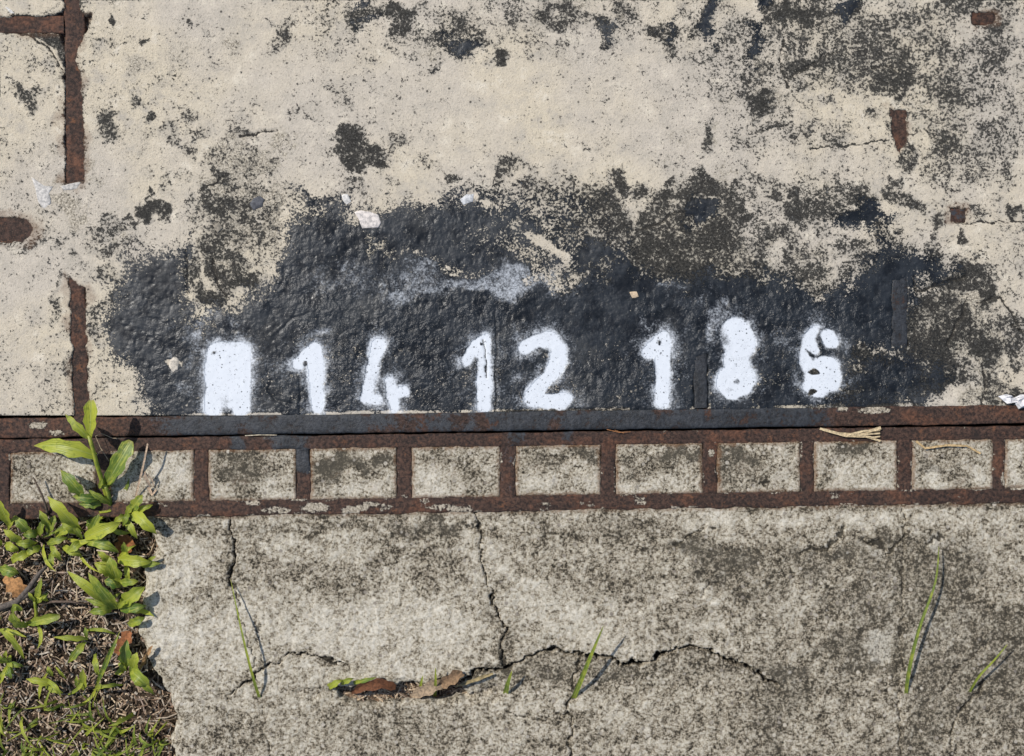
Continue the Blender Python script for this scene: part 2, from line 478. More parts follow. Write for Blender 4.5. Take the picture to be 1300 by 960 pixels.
GRIME = [  # x, y, rx, ry, density
 (345, 38, 22, 20, .62), (360, 45, 14, 12, .7), (395, 50, 26, 16, .35), (480, 22, 44, 26, .78), (465, 35, 16, 14, .85), (505, 8, 26, 16, .8), (415, 8, 30, 10, .5),
 (570, 18, 50, 20, .55), (585, 58, 46, 28, .74), (600, 45, 34, 30, .62), (628, 68, 10, 15, .98), (545, 80, 20, 10, .5), (600, 8, 40, 14, .55),
 (690, 8, 34, 16, .78), (730, 20, 36, 22, .68), (765, 38, 38, 18, .80), (800, 12, 34, 16, .66), (842, 45, 22, 32, .76), (850, 70, 26, 20, .55), (820, 75, 30, 12, .40), (690, 60, 26, 18, .36),
 (900, 26, 20, 34, .72), (875, 15, 16, 20, .5), (930, 15, 12, 16, .42), (958, 62, 22, 34, .72), (985, 20, 22, 24, .68), (1020, 30, 34, 24, .88), (1068, 22, 18, 26, .85), (940, 100, 40, 32, .62), (968, 126, 32, 20, .84),
 (1020, 85, 44, 34, .76), (1050, 60, 26, 32, .66), (1040, 115, 30, 26, .60), (1030, 148, 30, 20, .44), (1100, 50, 44, 40, .60), (1130, 70, 44, 44, .64), (1130, 110, 30, 30, .82), (1155, 118, 12, 16, .85), (1170, 30, 42, 26, .58), (1115, 15, 50, 20, .66),
 (1200, 75, 20, 40, .68), (1220, 100, 24, 30, .60), (1255, 80, 30, 26, .54), (1275, 15, 30, 18, .6), (1280, 60, 30, 40, .40), (1205, 20, 30, 16, .45), (1250, 130, 40, 30, .42), (1285, 150, 24, 44, .42),
 (900, 120, 30, 50, .44), (895, 180, 22, 24, .62), (880, 205, 16, 12, .44), (950, 172, 34, 8, .40), (1115, 150, 16, 12, .55), (1205, 175, 26, 18, .66), (1235, 155, 20, 14, .58), (1190, 185, 14, 14, .55), (1262, 222, 20, 30, .48),
 (1150, 215, 16, 22, .66), (1150, 255, 26, 26, .78), (1195, 275, 24, 14, .74), (1240, 268, 20, 14, .56), (1290, 272, 16, 10, .78), (1235, 305, 9, 11, .74), (1192, 298, 8, 14, .6), (1280, 350, 20, 30, .36),
 (470, 190, 36, 34, .80), (462, 208, 20, 18, .88), (445, 235, 18, 16, .55), (440, 122, 18, 16, .46), (405, 105, 14, 12, .3), (575, 232, 24, 18, .62), (548, 212, 18, 10, .42), (612, 235, 14, 10, .5), (642, 215, 26, 24, .66), (650, 196, 12, 10, .5), (690, 225, 34, 22, .42),
 (655, 195, 8, 8, .5), (700, 255, 50, 22, .50), (740, 255, 40, 26, .56), (745, 275, 34, 22, .58), (780, 230, 16, 12, .74), (812, 232, 20, 16, .74), (842, 240, 24, 18, .76), (885, 245, 34, 18, .82), (920, 265, 34, 22, .76), (868, 268, 34, 22, .86), (965, 235, 20, 14, .62), (975, 240, 14, 16, .66),
 (825, 275, 34, 28, .70), (1010, 262, 34, 20, .78), (1045, 258, 40, 18, .70), (1090, 262, 36, 22, .86), (1060, 242, 20, 12, .60), (990, 300, 34, 36, .66), (940, 310, 60, 40, .66), (880, 310, 60, 44, .80), (820, 320, 40, 40, .84), (770, 330, 36, 34, .60), (860, 345, 70, 26, .92), (800, 360, 44, 18, .84), (940, 350, 50, 22, .86), (730, 365, 30, 14, .66),
 (1050, 290, 44, 22, .52), (1050, 325, 50, 30, .52), (1095, 310, 30, 26, .66), (1030, 365, 40, 24, .72), (1010, 340, 24, 24, .70),
 (1090, 60, 200, 75, .58), (950, 75, 70, 75, .52), (1230, 110, 100, 120, .46), (640, 25, 340, 45, .46), (300, 260, 75, 130, .46), (860, 290, 160, 66, .62), (700, 250, 130, 44, .48), (1030, 250, 120, 40, .5), (1200, 270, 110, 30, .40),
 (30, 118, 24, 14, .66), (37, 136, 14, 14, .82), (22, 95, 14, 16, .44), (15, 60, 20, 14, .35), (60, 8, 22, 8, .4), (136, 168, 18, 17, .74), (132, 60, 20, 9, .46), (135, 28, 6, 9, .92), (167, 128, 12, 10, .66), (192, 148, 8, 8, .8), (160, 56, 6, 6, .7), (188, 54, 7, 6, .85), (246, 37, 6, 6, .8), (235, 165, 24, 24, .58), (205, 172, 14, 16, .46),
 (193, 266, 20, 20, .94), (196, 242, 6, 6, .9), (230, 218, 24, 20, .48), (150, 285, 30, 12, .66), (125, 290, 26, 12, .60), (165, 282, 12, 8, .7), (230, 285, 20, 10, .5), (240, 255, 12, 20, .4), (20, 302, 24, 16, .5), (60, 305, 30, 12, .42), (90, 330, 14, 14, .52),
 (290, 200, 44, 30, .46), (330, 215, 60, 40, .42), (300, 260, 54, 40, .60), (275, 240, 26, 26, .70), (285, 310, 40, 34, .66), (300, 350, 34, 22, .86), (270, 370, 30, 18, .86), (245, 345, 14, 24, .80), (380, 250, 26, 34, .36), (310, 168, 30, 8, .62), (395, 155, 30, 14, .45), (345, 300, 20, 14, .35),
 (140, 315, 34, 18, .58), (130, 350, 16, 26, .62), (126, 400, 16, 40, .60), (130, 445, 20, 30, .58), (150, 490, 24, 24, .42), (160, 515, 24, 14, .34), (88, 460, 10, 40, .66), (80, 380, 9, 36, .66), (70, 470, 22, 30, .36), (30, 470, 30, 20, .30), (10, 500, 16, 14, .36),
 (1225, 350, 40, 22, .90), (1260, 370, 26, 26, .84), (1185, 390, 34, 40, .86), (1215, 420, 44, 36, .76), (1180, 440, 36, 40, .92), (1245, 440, 30, 34, .80), (1290, 430, 20, 40, .72), (1170, 490, 40, 34, .95), (1120, 480, 60, 34, .97), (1090, 505, 60, 24, .95), (1270, 480, 24, 26, .66), (1258, 500, 12, 20, .72), (1215, 470, 16, 14, .66), (1195, 510, 16, 14, .6), (1245, 395, 14, 12, .5),
]
GRIME = [(a, b, c_ * 1.08, d_ * 1.08, e * .91) for a, b, c_, d_, e in GRIME]
grime = blobs(gx, gy, wx, wy, GRIME)
low = fbm(gx, gy, 160, 3, 21)
patchy = sstep(.46, .72, fbm(gx, gy, 55, 4, 23))
base = .215 + .13 * (low - .5) * 2 + .10 * sstep(330, 100, gy) * sstep(700, 1200, gx) + .20 * patchy * (.35 + .65 * sstep(820, 1050, gx) + .5 * sstep(130, 40, gy) * sstep(300, 420, gx))
base += .16 * sstep(.5, .7, fbm(gx, gy, 22, 3, 24)) * sstep(200, 300, gy) * sstep(540, 640, gx)
base = np.where((gy < 0) | (gx < 0) | (gx > 1300), base + .45 * sstep(.5, .72, fbm(gx, gy, 90, 4, 22)), base)
base += .08 * sstep(60, 0, np.abs(gx - 100)) * sstep(.4, .6, fbm(gx, gy, 40, 2, 71))
grime = np.maximum(grime + .22 * (fbm(gx, gy, 26, 4, 25) - .5) * (grime > .2), base)

PAINT = [(188, 540), (172, 495), (152, 455), (137, 415), (138, 362), (158, 336), (200, 328), (226, 318), (236, 318), (236, 372), (262, 388), (300, 372), (330, 362), (346, 340), (362, 318), (372, 290), (384, 272), (420, 256),
         (436, 250), (455, 266), (505, 262), (540, 262), (590, 246), (640, 244), (700, 246), (750, 252), (790, 285), (800, 330), (820, 352), (862, 356), (905, 346), (960, 350), (1012, 356), (1045, 378), (1085, 358), (1105, 332),
         (1118, 306), (1140, 318), (1175, 325), (1209, 342), (1192, 352), (1160, 360), (1157, 440), (1132, 446), (1098, 444), (1078, 470), (1066, 500), (1050, 540)]
sd = poly_sd(wx, wy, PAINT)
sofw = np.where(gy > 400, 44.0, 62.0)
paint = np.clip(.5 + sd / sofw, 0, 1)
for P, wdt in (([(1078, 250), (1105, 252), (1124, 272), (1126, 300), (1100, 290), (1062, 284)], 14), ([(872, 252), (912, 258), (906, 284), (862, 280)], 12), ([(892, 0), (914, 0), (917, 48), (900, 54), (890, 20)], 14),
               ([(946, 38), (968, 30), (972, 72), (950, 90)], 16), ([(1060, -5), (1078, -5), (1078, 42), (1062, 46)], 12), ([(452, -5), (462, -5), (458, 16), (450, 14)], 8), ([(955, -10), (1000, -10), (985, 12), (958, 10)], 10),
               ([(840, 20), (858, 20), (856, 60), (842, 62)], 16), ([(455, 28), (492, 22), (490, 44), (458, 46)], 16), ([(560, 45), (606, 40), (606, 78), (560, 76)], 22), ([(372, 246), (440, 240), (430, 262), (392, 270)], 16),
               ([(1040, 540), (1060, 490), (1085, 455), (1130, 438), (1165, 430), (1200, 470), (1190, 540)], 60), ([(750, 30), (795, 25), (790, 50), (756, 52)], 16), ([(732, 255), (760, 250), (755, 268), (734, 268)], 14)):
    paint = np.maximum(paint, .74 * np.clip(.5 + poly_sd(wx * 1.5 - gx * .5, wy * 1.5 - gy * .5, P) / (wdt * 1.5), 0, 1))
band = sstep(-48, -4, sd) * (.30 + .55 * fbm(gx, gy, 40, 4, 27)) * (.55 + .45 * sstep(560, 760, gx))
grime = np.maximum(grime, band)
WEAR = [(505, 322, 54, 14, .42), (560, 335, 50, 16, .46), (600, 345, 40, 12, .40), (640, 310, 50, 40, .36), (700, 300, 70, 60, .52), (750, 290, 50, 50, .60), (700, 350, 40, 18, .56), (745, 352, 40, 18, .56), (620, 280, 40, 26, .30), (470, 305, 20, 14, .42),
        (450, 280, 26, 16, .34), (330, 330, 20, 20, .30), (260, 420, 22, 34, .42), (222, 462, 9, 8, .8), (245, 400, 30, 20, .36), (290, 380, 30, 16, .3), (1060, 350, 34, 26, .58), (1030, 372, 26, 18, .5), (620, 260, 30, 10, .36),
        (700, 505, 70, 16, .34), (350, 500, 40, 26, .26), (540, 490, 44, 24, .26), (640, 490, 20, 30, .26), (820, 490, 90, 20, .24), (440, 490, 30, 30, .25), (310, 530, 200, 6, .22), (430, 440, 26, 20, .20), (880, 500, 20, 20, .25), (1000, 440, 14, 60, .25)]
wear = blobs(gx, gy, wx, wy, WEAR)
paint = paint * (1 - wear)
paint = np.minimum(paint, .88 - .15 * sstep(.45, .7, fbm(gx, gy, 30, 3, 26)) * sstep(400, 440, gy))
strip = line_dist(wxs, wys, [(560, 225), (600, 246), (650, 282), (720, 328), (760, 360)])
sk = sstep(7, 2, strip) * sstep(.30, .62, fbm(gx, gy, 18, 3, 28)) * sstep(365, 320, gy)
paint *= 1 - .70 * sk
grime *= 1 - .75 * sk
# pale mortar line along the iron edge bar
dline = edge_top(gx) - gy
bare = sstep(5.5, 2.0, dline) * sstep(.46, .62, fbm(gx, gy, 46, 3, 33)) * (gx > 170)
bare = np.maximum(bare, sstep(5, 1.5, dline) * ((gx > 634) & (gx < 800)) * .9)
paint *= 1 - bare

RAW = [(300, 210, 70, 50, .62), (320, 270, 70, 50, .72), (280, 310, 50, 40, .66), (350, 190, 50, 40, .55), (380, 300, 40, 40, .45), (300, 120, 60, 40, .30), (230, 90, 60, 40, .25), (850, 310, 90, 50, .70), (960, 320, 60, 40, .55),
       (1220, 410, 80, 70, .80), (1130, 485, 90, 40, .75), (1050, 320, 60, 40, .5), (1260, 480, 40, 40, .7), (80, 265, 40, 30, .55), (1000, 90, 70, 50, .5), (1140, 80, 70, 60, .45), (700, 300, 60, 50, .3), (30, 50, 60, 14, .3), (68, 52, 18, 14, .8)]
raw = np.maximum(blobs(gx, gy, wx, wy, RAW), .12 + .25 * sstep(.55, .75, fbm(gx, gy, 70, 3, 44)))

# --- white sprayed characters: (strokes as (polyline, half width)) and areas
CH = [
 ('character', 'white sprayed block shape like a Greek pi, first of the row', [([(272, 448), (271, 470), (271, 518)], 11), ([(306, 448), (308, 470), (306, 518)], 12), ([(274, 446), (306, 446)], 12), ([(285, 462), (294, 462)], 15), ([(284, 486), (294, 486)], 11), ([(288, 488), (288, 512)], 8)], []),
 ('numeral', 'white sprayed numeral 1 of the number 14', [([(379, 461), (392, 447), (400, 446)], 8.5), ([(400, 444), (402, 480)], 10.5), ([(402, 480), (403, 518)], 8.5)], []),
 ('numeral', 'white sprayed numeral 4 in two separate strokes', [([(480, 437), (472, 470), (466, 502)], 8.5), ([(465, 506), (478, 508)], 9), ([(495, 484), (500, 512)], 7.5), ([(497, 502), (513, 498)], 8), ([(501, 505), (502, 518)], 7.5)], []),
 ('numeral', 'white sprayed numeral 1 of the number 12, beside a straight joint', [([(592, 458), (606, 438), (616, 432)], 8.5), ([(615, 436), (615, 470), (615, 516)], 10), ([(606, 444), (614, 450)], 10)], []),
 ('numeral', 'white sprayed numeral 2 with a curved neck and flat foot', [([(666, 442), (682, 432), (698, 431), (709, 442), (708, 458), (698, 478), (683, 494), (675, 502)], 10), ([(674, 509), (716, 508)], 9.5)], []),
 ('numeral', 'white sprayed numeral 1 of the number 186', [([(824, 446), (838, 432)], 9), ([(842, 430), (842, 470), (841, 507)], 10.5)], []),
 ('numeral', 'white sprayed numeral 8 filled in as two solid lobes', [([(932, 424), (938, 436)], 21), ([(934, 455), (936, 465)], 17), ([(932, 484), (938, 482)], 23)], []),
 ('numeral', 'white sprayed numeral 6 broken by a crack and two bare spots', [([(1037, 421), (1025, 430), (1022, 446), (1022, 462)], 8.5), ([(1033, 430), (1034, 446)], 7), ([(1052, 427), (1055, 433)], 10.5), ([(1031, 466), (1032, 486)], 15), ([(1047, 468), (1048, 482)], 18), ([(1038, 494), (1042, 494)], 12)], []),
]
white = np.zeros(gx.shape)
char_id = np.full(gx.shape, -1, int)
for ci, (_, _, strokes, _) in enumerate(CH):
    d = np.full(gx.shape, 1e9)
    xs_ = [p[0] for s, _ in strokes for p in s]; ys_ = [p[1] for s, _ in strokes for p in s]
    m = (gx > min(xs_) - 60) & (gx < max(xs_) + 60) & (gy > min(ys_) - 60) & (gy < max(ys_) + 60)
    dm = np.full(m.sum(), 1e9)
    X_, Y_ = (gx[m] * .5 + wxs[m] * .5), (gy[m] * .5 + wys[m] * .5)
    for pl, hw in strokes:
        dm = np.minimum(dm, line_dist(X_, Y_, pl) - (hw - 1.3))
    soft = 3.0 + 7.0 * sstep(.35, .7, fbm(X_, Y_, 26, 2, 71))
    core = sstep(soft, -3.5, dm)
    halo = .40 * np.exp(-np.clip(dm, 0, None) / 12.0) * (.35 + 1.3 * fbm(X_, Y_, 16, 3, 72))
    core = core * (.80 + .26 * sstep(.3, .65, fbm(X_, Y_, 30, 3, 73)))
    v = np.maximum(core, halo)
    white[m] = np.maximum(white[m], v)
    sub = char_id[m]; sub[dm < 1.2] = ci; char_id[m] = sub
HAZE = [(545, 364, 80, 20, .25), (510, 362, 30, 12, .30), (645, 362, 80, 18, .36), (590, 366, 150, 15, .31), (680, 352, 46, 20, .30), (655, 362, 40, 12, .42), (480, 352, 90, 18, .22), (445, 350, 50, 16, .16), (243, 445, 16, 34, .30), (262, 410, 34, 14, .24), (232, 500, 14, 14, .20), (245, 425, 14, 16, .3),
        (352, 470, 10, 24, .18), (400, 425, 26, 12, .28), (905, 425, 16, 22, .36), (915, 405, 24, 12, .36), (960, 440, 14, 34, .22), (1005, 425, 18, 22, .22), (1075, 450, 16, 16, .30), (675, 485, 18, 18, .34), (830, 418, 24, 14, .24), (860, 450, 12, 50, .2), (690, 420, 30, 14, .28), (880, 380, 40, 14, .14), (850, 370, 16, 8, .3), (480, 425, 14, 10, .25)]
white = np.maximum(white, blobs(gx, gy, wx, wy, HAZE))
# bare spots and crack inside the 6, gap between the legs of the first character
for cx_, cy_, rx_, ry_ in ((1033, 472, 6.5, 3.4), (1031, 497, 5.5, 4)):
    m = sstep(1.25, .8, np.hypot((wxs - cx_) / rx_, (wys - cy_) / ry_))
    white *= 1 - m; paint *= 1 - .6 * m; grime = np.maximum(grime, m * .85)
for pl6, w6 in (([(1024, 444), (1033, 456)], 1.6), ([(1044, 447), (1054, 444), (1064, 447), (1080, 462)], 3.6), ([(1043, 418), (1038, 430), (1040, 440), (1046, 447)], 3.0)):
    white *= 1 - .66 * sstep(w6 + 1.6, w6 * .2, line_dist(wxs, wys, pl6))
white *= 1 - .58 * np.exp(-((gx - 287) / 6.5) ** 2) * sstep(478, 526, gy)
for cx_, cy_, rx_, ry_, q_ in ((914, 432, 12, 22, .45), (940, 456, 20, 4, .25), (934, 484, 5, 3, .6), (926, 496, 6, 3, .4), (1018, 480, 6, 8, .5), (1052, 500, 8, 5, .4)):
    white *= 1 - q_ * sstep(1.4, .5, np.hypot((wxs - cx_) / rx_, (wys - cy_) / ry_))
for cx_, cy_, r_ in ((271, 449, 2.5), (387, 461, 3.5), (612, 436, 2), (838, 436, 2.5)):
    m = sstep(r_ + 1.2, r_ - 1.2, np.hypot(wxs - cx_, wys - cy_)); white *= 1 - .85 * m

# --- exposed pieces of the iron grid cast into the cover
EXPO = [[(82, -40), (98, -40), (99, 8), (104, 20), (116, 19), (110, 38), (100, 56), (95, 78), (101, 98), (104, 125), (105, 229), (84, 233), (82, 62), (74, 41), (-60, 41), (-60, 24), (70, 20), (82, 12)],
        [(88, 353), (97, 362), (107, 365), (108, 420), (113, 540), (95, 540), (91, 420)],
        [(-40, 276), (20, 276), (34, 280), (42, 289), (30, 306), (-40, 310)],
        [(1131, 140), (1150, 140), (1151, 172), (1143, 194), (1135, 170)],
        [(1233, 16), (1264, 18), (1262, 30), (1236, 31)],
        [(1208, 266), (1226, 266), (1224, 281), (1208, 281)],
        [(884, 455), (897, 448), (898, 540), (882, 540)],
        [(1134, 358), (1150, 352), (1152, 440), (1133, 438)]]
expo = np.zeros(gx.shape)
for P in EXPO:
    expo = np.maximum(expo, sstep(-1.6, 1.6, poly_sd(wxs, wys, P)))
near_expo = np.zeros(gx.shape)
for P in EXPO[:6]:
    near_expo = np.maximum(near_expo, sstep(-7, 0, poly_sd(wxs, wys, P)))
grime = np.maximum(grime, near_expo * .62)

# --- relief
lump = fbm(gx, gy, 15, 4, 51); ridg = 1 - np.abs(fbm(gx, gy, 11, 4, 52) * 2 - 1)
pmask = sstep(.3, .8, paint)
flat = 1 - .9 * sstep(.02, .6, white)
rmask = np.clip(np.maximum(sstep(.45, .8, grime), sstep(.4, .75, raw)), 0, 1) * flat * (1 - .75 * pmask)
Z = 1.6 * (fbm(gx, gy, 260, 2, 53) - .5) + .9 * (fbm(gx, gy, 40, 3, 54) - .5) + .35 * (fbm(gx, gy, 5, 3, 55) - .5)
pk = pmask * (.40 + .60 * sstep(330, 400, gy)) * (.45 + .85 * sstep(.30, .70, fbm(gx, gy, 70, 3, 59))) * (.40 + .60 * sstep(230, 330, gx)) * (1 - .92 * sstep(.02, .6, white))
Z += pk * (1.8 * (lump - .5) + 1.1 * (ridg - .7))
Z += rmask * (1.6 * (fbm(gx, gy, 7, 3, 56) - .5) - .45) * .8
Z += pk * 2.0 * (fbm(gx, gy, 7.5, 3, 58, .55) - .5)
pits = .45 * sstep(.24, .10, vn(gx, gy, 3.6, 57)) * (.4 + .6 * pmask) * flat
Z -= 1.0 * pits
CR = [([(14, 41), (38, 46), (60, 62), (74, 80), (82, 100)], 1.6, 2.2), ([(629, 396), (630, 440), (629, 528)], 1.2, 2.0), ([(380, 478), (381, 526)], 1.0, 1.5), ([(343, 495), (350, 508), (372, 514)], 1.6, 2.0), ([(1160, 352), (1164, 370), (1190, 362), (1225, 352)], 2.2, 3.0),
      ([(1225, 385), (1224, 400), (1215, 412), (1204, 438)], 2.0, 2.6), ([(1240, 385), (1270, 378), (1284, 398), (1298, 420)], 2.2, 2.6), ([(1248, 470), (1250, 496), (1246, 512)], 1.6, 2.4), ([(1284, 412), (1300, 422)], 2, 3), ([(270, 330), (276, 362), (288, 378)], 2.2, 2.6),
      ([(810, 292), (838, 284), (856, 268), (884, 274)], 1.8, 2.0), ([(236, 318), (238, 372)], 1.4, 2.0), ([(898, 448), (899, 518)], 1.4, 2.5), ([(883, 460), (880, 518)], 1.4, 2.5), 
      ([(632, 523), (700, 521.5), (800, 519.5)], 1.0, 1.5), ([(615, 430), (617, 480)], .8, 1.2), ([(996, 50), (990, 80), (1000, 110)], 1.8, 2.0), ([(1000, 98), (1040, 76), (1062, 66)], 1.8, 2.0), ([(950, 170), (1002, 158)], 1.0, .8), ([(1030, 190), (1125, 178)], 1.0, .8), ([(1160, 560), (1162, 340)], .7, .8),
      ([(1212, 283), (1300, 281)], .9, 1.2), ([(355, 420), (372, 404), (392, 396)], 1.6, 1.6), ([(305, 172), (330, 168), (352, 166)], 2.0, 1.6), ([(255, 240), (285, 226)], 2, 1.6), ([(1108, 88), (1125, 82), (1140, 90)], 2, 2)]
for pl, wd, dp in CR:
    xs_ = [p[0] for p in pl]; ys_ = [p[1] for p in pl]
    m = (gx > min(xs_) - 12) & (gx < max(xs_) + 12) & (gy > min(ys_) - 12) & (gy < max(ys_) + 12)
    d = line_dist(wxs[m], wys[m], pl)
    k = sstep(wd + .9, wd * .3, d)
    Z[m] -= dp * k
    grime[m] = np.maximum(grime[m], k * .8); 
    white[m] *= 1 - .8 * k
# the arc corner by the top left crossing is hollow and dirty
tri = sstep(-3, 3, poly_sd(wxs, wys, [(16, 41), (82, 41), (82, 84), (68, 64), (44, 48)]))
Z -= 1.8 * tri; grime = np.maximum(grime, tri * .74); raw = np.maximum(raw, tri)
# sockets of the shed chips
for P in ([(450, 269), (458, 266), (470, 268), (480, 272), (485, 282), (482, 290), (460, 290), (455, 280)], [(432, 246), (442, 245), (446, 256), (440, 260), (434, 254)], [(583, 253), (592, 246), (602, 246), (601, 256), (588, 261)]):
    k = sstep(-2.5, .5, poly_sd(gx, gy, P)); Z -= 1.3 * k
Z = Z - expo * 7.0
Z = np.where(gy > edge_top(gx) - .5, Z - .8, Z)

halo_r = np.zeros(gx.shape)
for P in EXPO[:6]:
    halo_r = np.maximum(halo_r, sstep(-16, 0, poly_sd(wx, wy, P)))
attrs = dict(a_rust=halo_r * .62, a_bump=pk, a_paint=paint, a_grime=grime, a_white=white, a_raw=raw)
cover = empty('drain_cover', wpos(650, 150, -40))
tag(cover, 'weathered cream concrete drain cover with black paint patch and white sprayed numbers', 'drain cover')
fc = char_id[:-1, :-1]
yc = .5 * (gy[:-1, :-1] + gy[1:, 1:]); xc = .5 * (gx[:-1, :-1] + gx[1:, 1:])
inside = yc < edge_top(xc) + 1.5
slab = patch('concrete_slab', gx, gy, Z, inside & (fc < 0), attrs, M_COVER, cover, skirt=45)
for ci, (nm, lb, _, _) in enumerate(CH):
    o = patch('painted_' + nm, gx, gy, Z, inside & (fc == ci), attrs, M_COVER, slab)
    o['label'] = lb

# ------------------------------------------------------------------ iron bars
def bar(name, p0, p1, hw, ztop, parent, thick=9.0, seed=1, edge=1.0, mortar=(), paint=None, step=3.0, pit=.7, creep=0.0):
    """flat iron bar from p0 to p1 (plan mm) with rusted, uneven edges"""
    p0 = np.array(p0, float); p1 = np.array(p1, float)
    L = np.hypot(*(p1 - p0)); n = max(4, int(L / step))
    t = np.linspace(0, 1, n + 1)
    dx, dy = (p1 - p0) / L
    nxv, nyv = -dy, dx
    cxs = p0[0] + (p1[0] - p0[0]) * t; cys = p0[1] + (p1[1] - p0[1]) * t
    prof = [(-1, -thick), (-1, -1.4), (-.93, -.35), (-.8, 0), (-.4, 0), (0, 0), (.4, 0), (.8, 0), (.93, -.35), (1, -1.4), (1, -thick)]
    k = len(prof)
    el = (fbm(cxs, cys + seed * 97, 24, 5, 200 + seed, .62) - .5) * 4.2 * edge
    er = (fbm(cxs, cys + seed * 53, 24, 5, 300 + seed, .62) - .5) * 4.2 * edge
    V = np.zeros((n + 1, k, 3))
    PX = np.zeros((n + 1, k)); PY = np.zeros((n + 1, k))
    for j, (u, z) in enumerate(prof):
        off = u * hw + (el if u < 0 else er) * abs(u)
        PX[:, j] = cxs + nxv * off; PY[:, j] = cys + nyv * off
        zz = ztop + z
        if z > -2:
            zz = zz + pit * 2 * (fbm(PX[:, j], PY[:, j], 9, 3, 61 + seed) - .55) + 1.0 * (fbm(PX[:, j], PY[:, j], 120, 2, 63) - .5)
        V[:, j, 0] = (PX[:, j] - CX) / 1000; V[:, j, 1] = (CY - PY[:, j]) / 1000; V[:, j, 2] = zz / 1000
    idx = np.arange((n + 1) * k).reshape(n + 1, k)
    F = np.stack([idx[:-1, :-1], idx[:-1, 1:], idx[1:, 1:], idx[1:, :-1]], -1).reshape(-1, 4)
    # normal check: make the top face up
    a, b, c = V.reshape(-1, 3)[F[k // 2][:3]]
    if np.cross(b - a, c - a)[2] < 0:
        F = F[:, ::-1]
    mo = np.zeros(PX.shape)
    for (mx, my, rx, ry, dd) in mortar:
        mo = np.maximum(mo, dd * (1 - sstep(.5, 1.3, np.hypot((PX - mx) / rx, (PY - my) / ry))))
    if creep:
        for j, (u, z) in enumerate(prof):
            if abs(u) >= .8:
                mo[:, j] = np.maximum(mo[:, j], creep * sstep(.46, .66, fbm(PX[:, j], PY[:, j], 20, 3, 400 + seed)))
    pa = paint(PX, PY) if paint else np.zeros(PX.shape)
    me = mesh_from(name, V.reshape(-1, 3), np.ascontiguousarray(F), dict(a_mortar=mo.ravel(), a_paint=pa.ravel()))
    return link(name, me, M_RUST, parent)

def edge_paint(x, y):
    return .70 * sstep(100, 230, x) * (1 - sstep(960, 1240, x)) - .26 * sstep(.5, .7, fbm(x, y, 60, 3, 81))
bar('edge_bar', (-400, 549.5), (1710, 519.9), 12.3, .5, cover, 30, seed=1, edge=.6, paint=edge_paint, pit=.45,
    mortar=[(48, 540, 16, 7, .62), (72, 549, 14, 6, .62), (1040, 517, 20, 4, .5), (1110, 521, 30, 6, .66), (1070, 519, 8, 6, .7), (1190, 530, 3, 3, .5)])
full = lambda x, y: np.full(x.shape, .85)
bar('cross_bar', (90, -420), (96, 232), 13, -1.6, cover, 14, seed=2)
bar('cross_bar', (96, 340), (104, 536), 10.5, -1.4, cover, 14, seed=3)
bar('cross_bar', (889, 440), (890, 518), 9, -1.0, cover, 14, seed=4, paint=full, pit=.4)
bar('cross_bar', (1141, 120), (1142, 206), 12, -1.5, cover, 14, seed=5)
bar('cross_bar', (1143, 345), (1142, 446), 11, -.6, cover, 14, seed=6, paint=lambda x, y: np.full(x.shape, .68), pit=.4)
bar('cross_bar', (-380, 32), (80, 31), 11, -1.9, cover, 14, seed=7)
bar('cross_bar', (-380, 293), (50, 292), 19, -1.9, cover, 14, seed=8)
bar('cross_bar', (1228, 23), (1270, 24), 9, -1.6, cover, 14, seed=9)
bar('cross_bar', (1203, 273), (1232, 273), 9, -1.6, cover, 14, seed=10, paint=lambda x, y: np.full(x.shape, .4))

# chips and stones set in the cover surface
def chip(name, pts, z, h, col, parent, seed=0):
    rnd = random.Random(seed)
    fine = []
    n = len(pts)
    for i in range(n):
        (x0, y0), (x1, y1) = pts[i], pts[(i + 1) % n]
        for t in (0, .5):
            fine.append((x0 + (x1 - x0) * t + rnd.uniform(-.5, .5), y0 + (y1 - y0) * t + rnd.uniform(-.5, .5)))
    cx = sum(p[0] for p in fine) / len(fine); cy = sum(p[1] for p in fine) / len(fine)
    V = []; m = len(fine)
    rings = [(1.0, -3), (1.0, h * .6), (.9, h), (.5, h)]
    for s, zz in rings:
        for (x, y) in fine:
            V.append(wpos(cx + (x - cx) * s, cy + (y - cy) * s, z + zz + (rnd.uniform(-.35, .35) if zz > 0 else 0)))
    V.append(wpos(cx, cy, z + h + .2))
    F = []
    for r in range(len(rings) - 1):
        for i in range(m):
            j = (i + 1) % m
            F.append([r * m + i, r * m + j, (r + 1) * m + j, (r + 1) * m + i])
    for i in range(m):
        F.append([(len(rings) - 1) * m + i, (len(rings) - 1) * m + (i + 1) % m, len(V) - 1])
    cols = [(*[c * f_ for c in col], 1) for f_ in [rnd.uniform(.85, 1.05) for _ in V]]
    me = mesh_from(name, np.array(V), F, cattrs=dict(col=cols))
    me.flip_normals() if me.polygons[len(F) - 1].normal.z < 0 else None
    return link(name, me, M_STONE, parent)

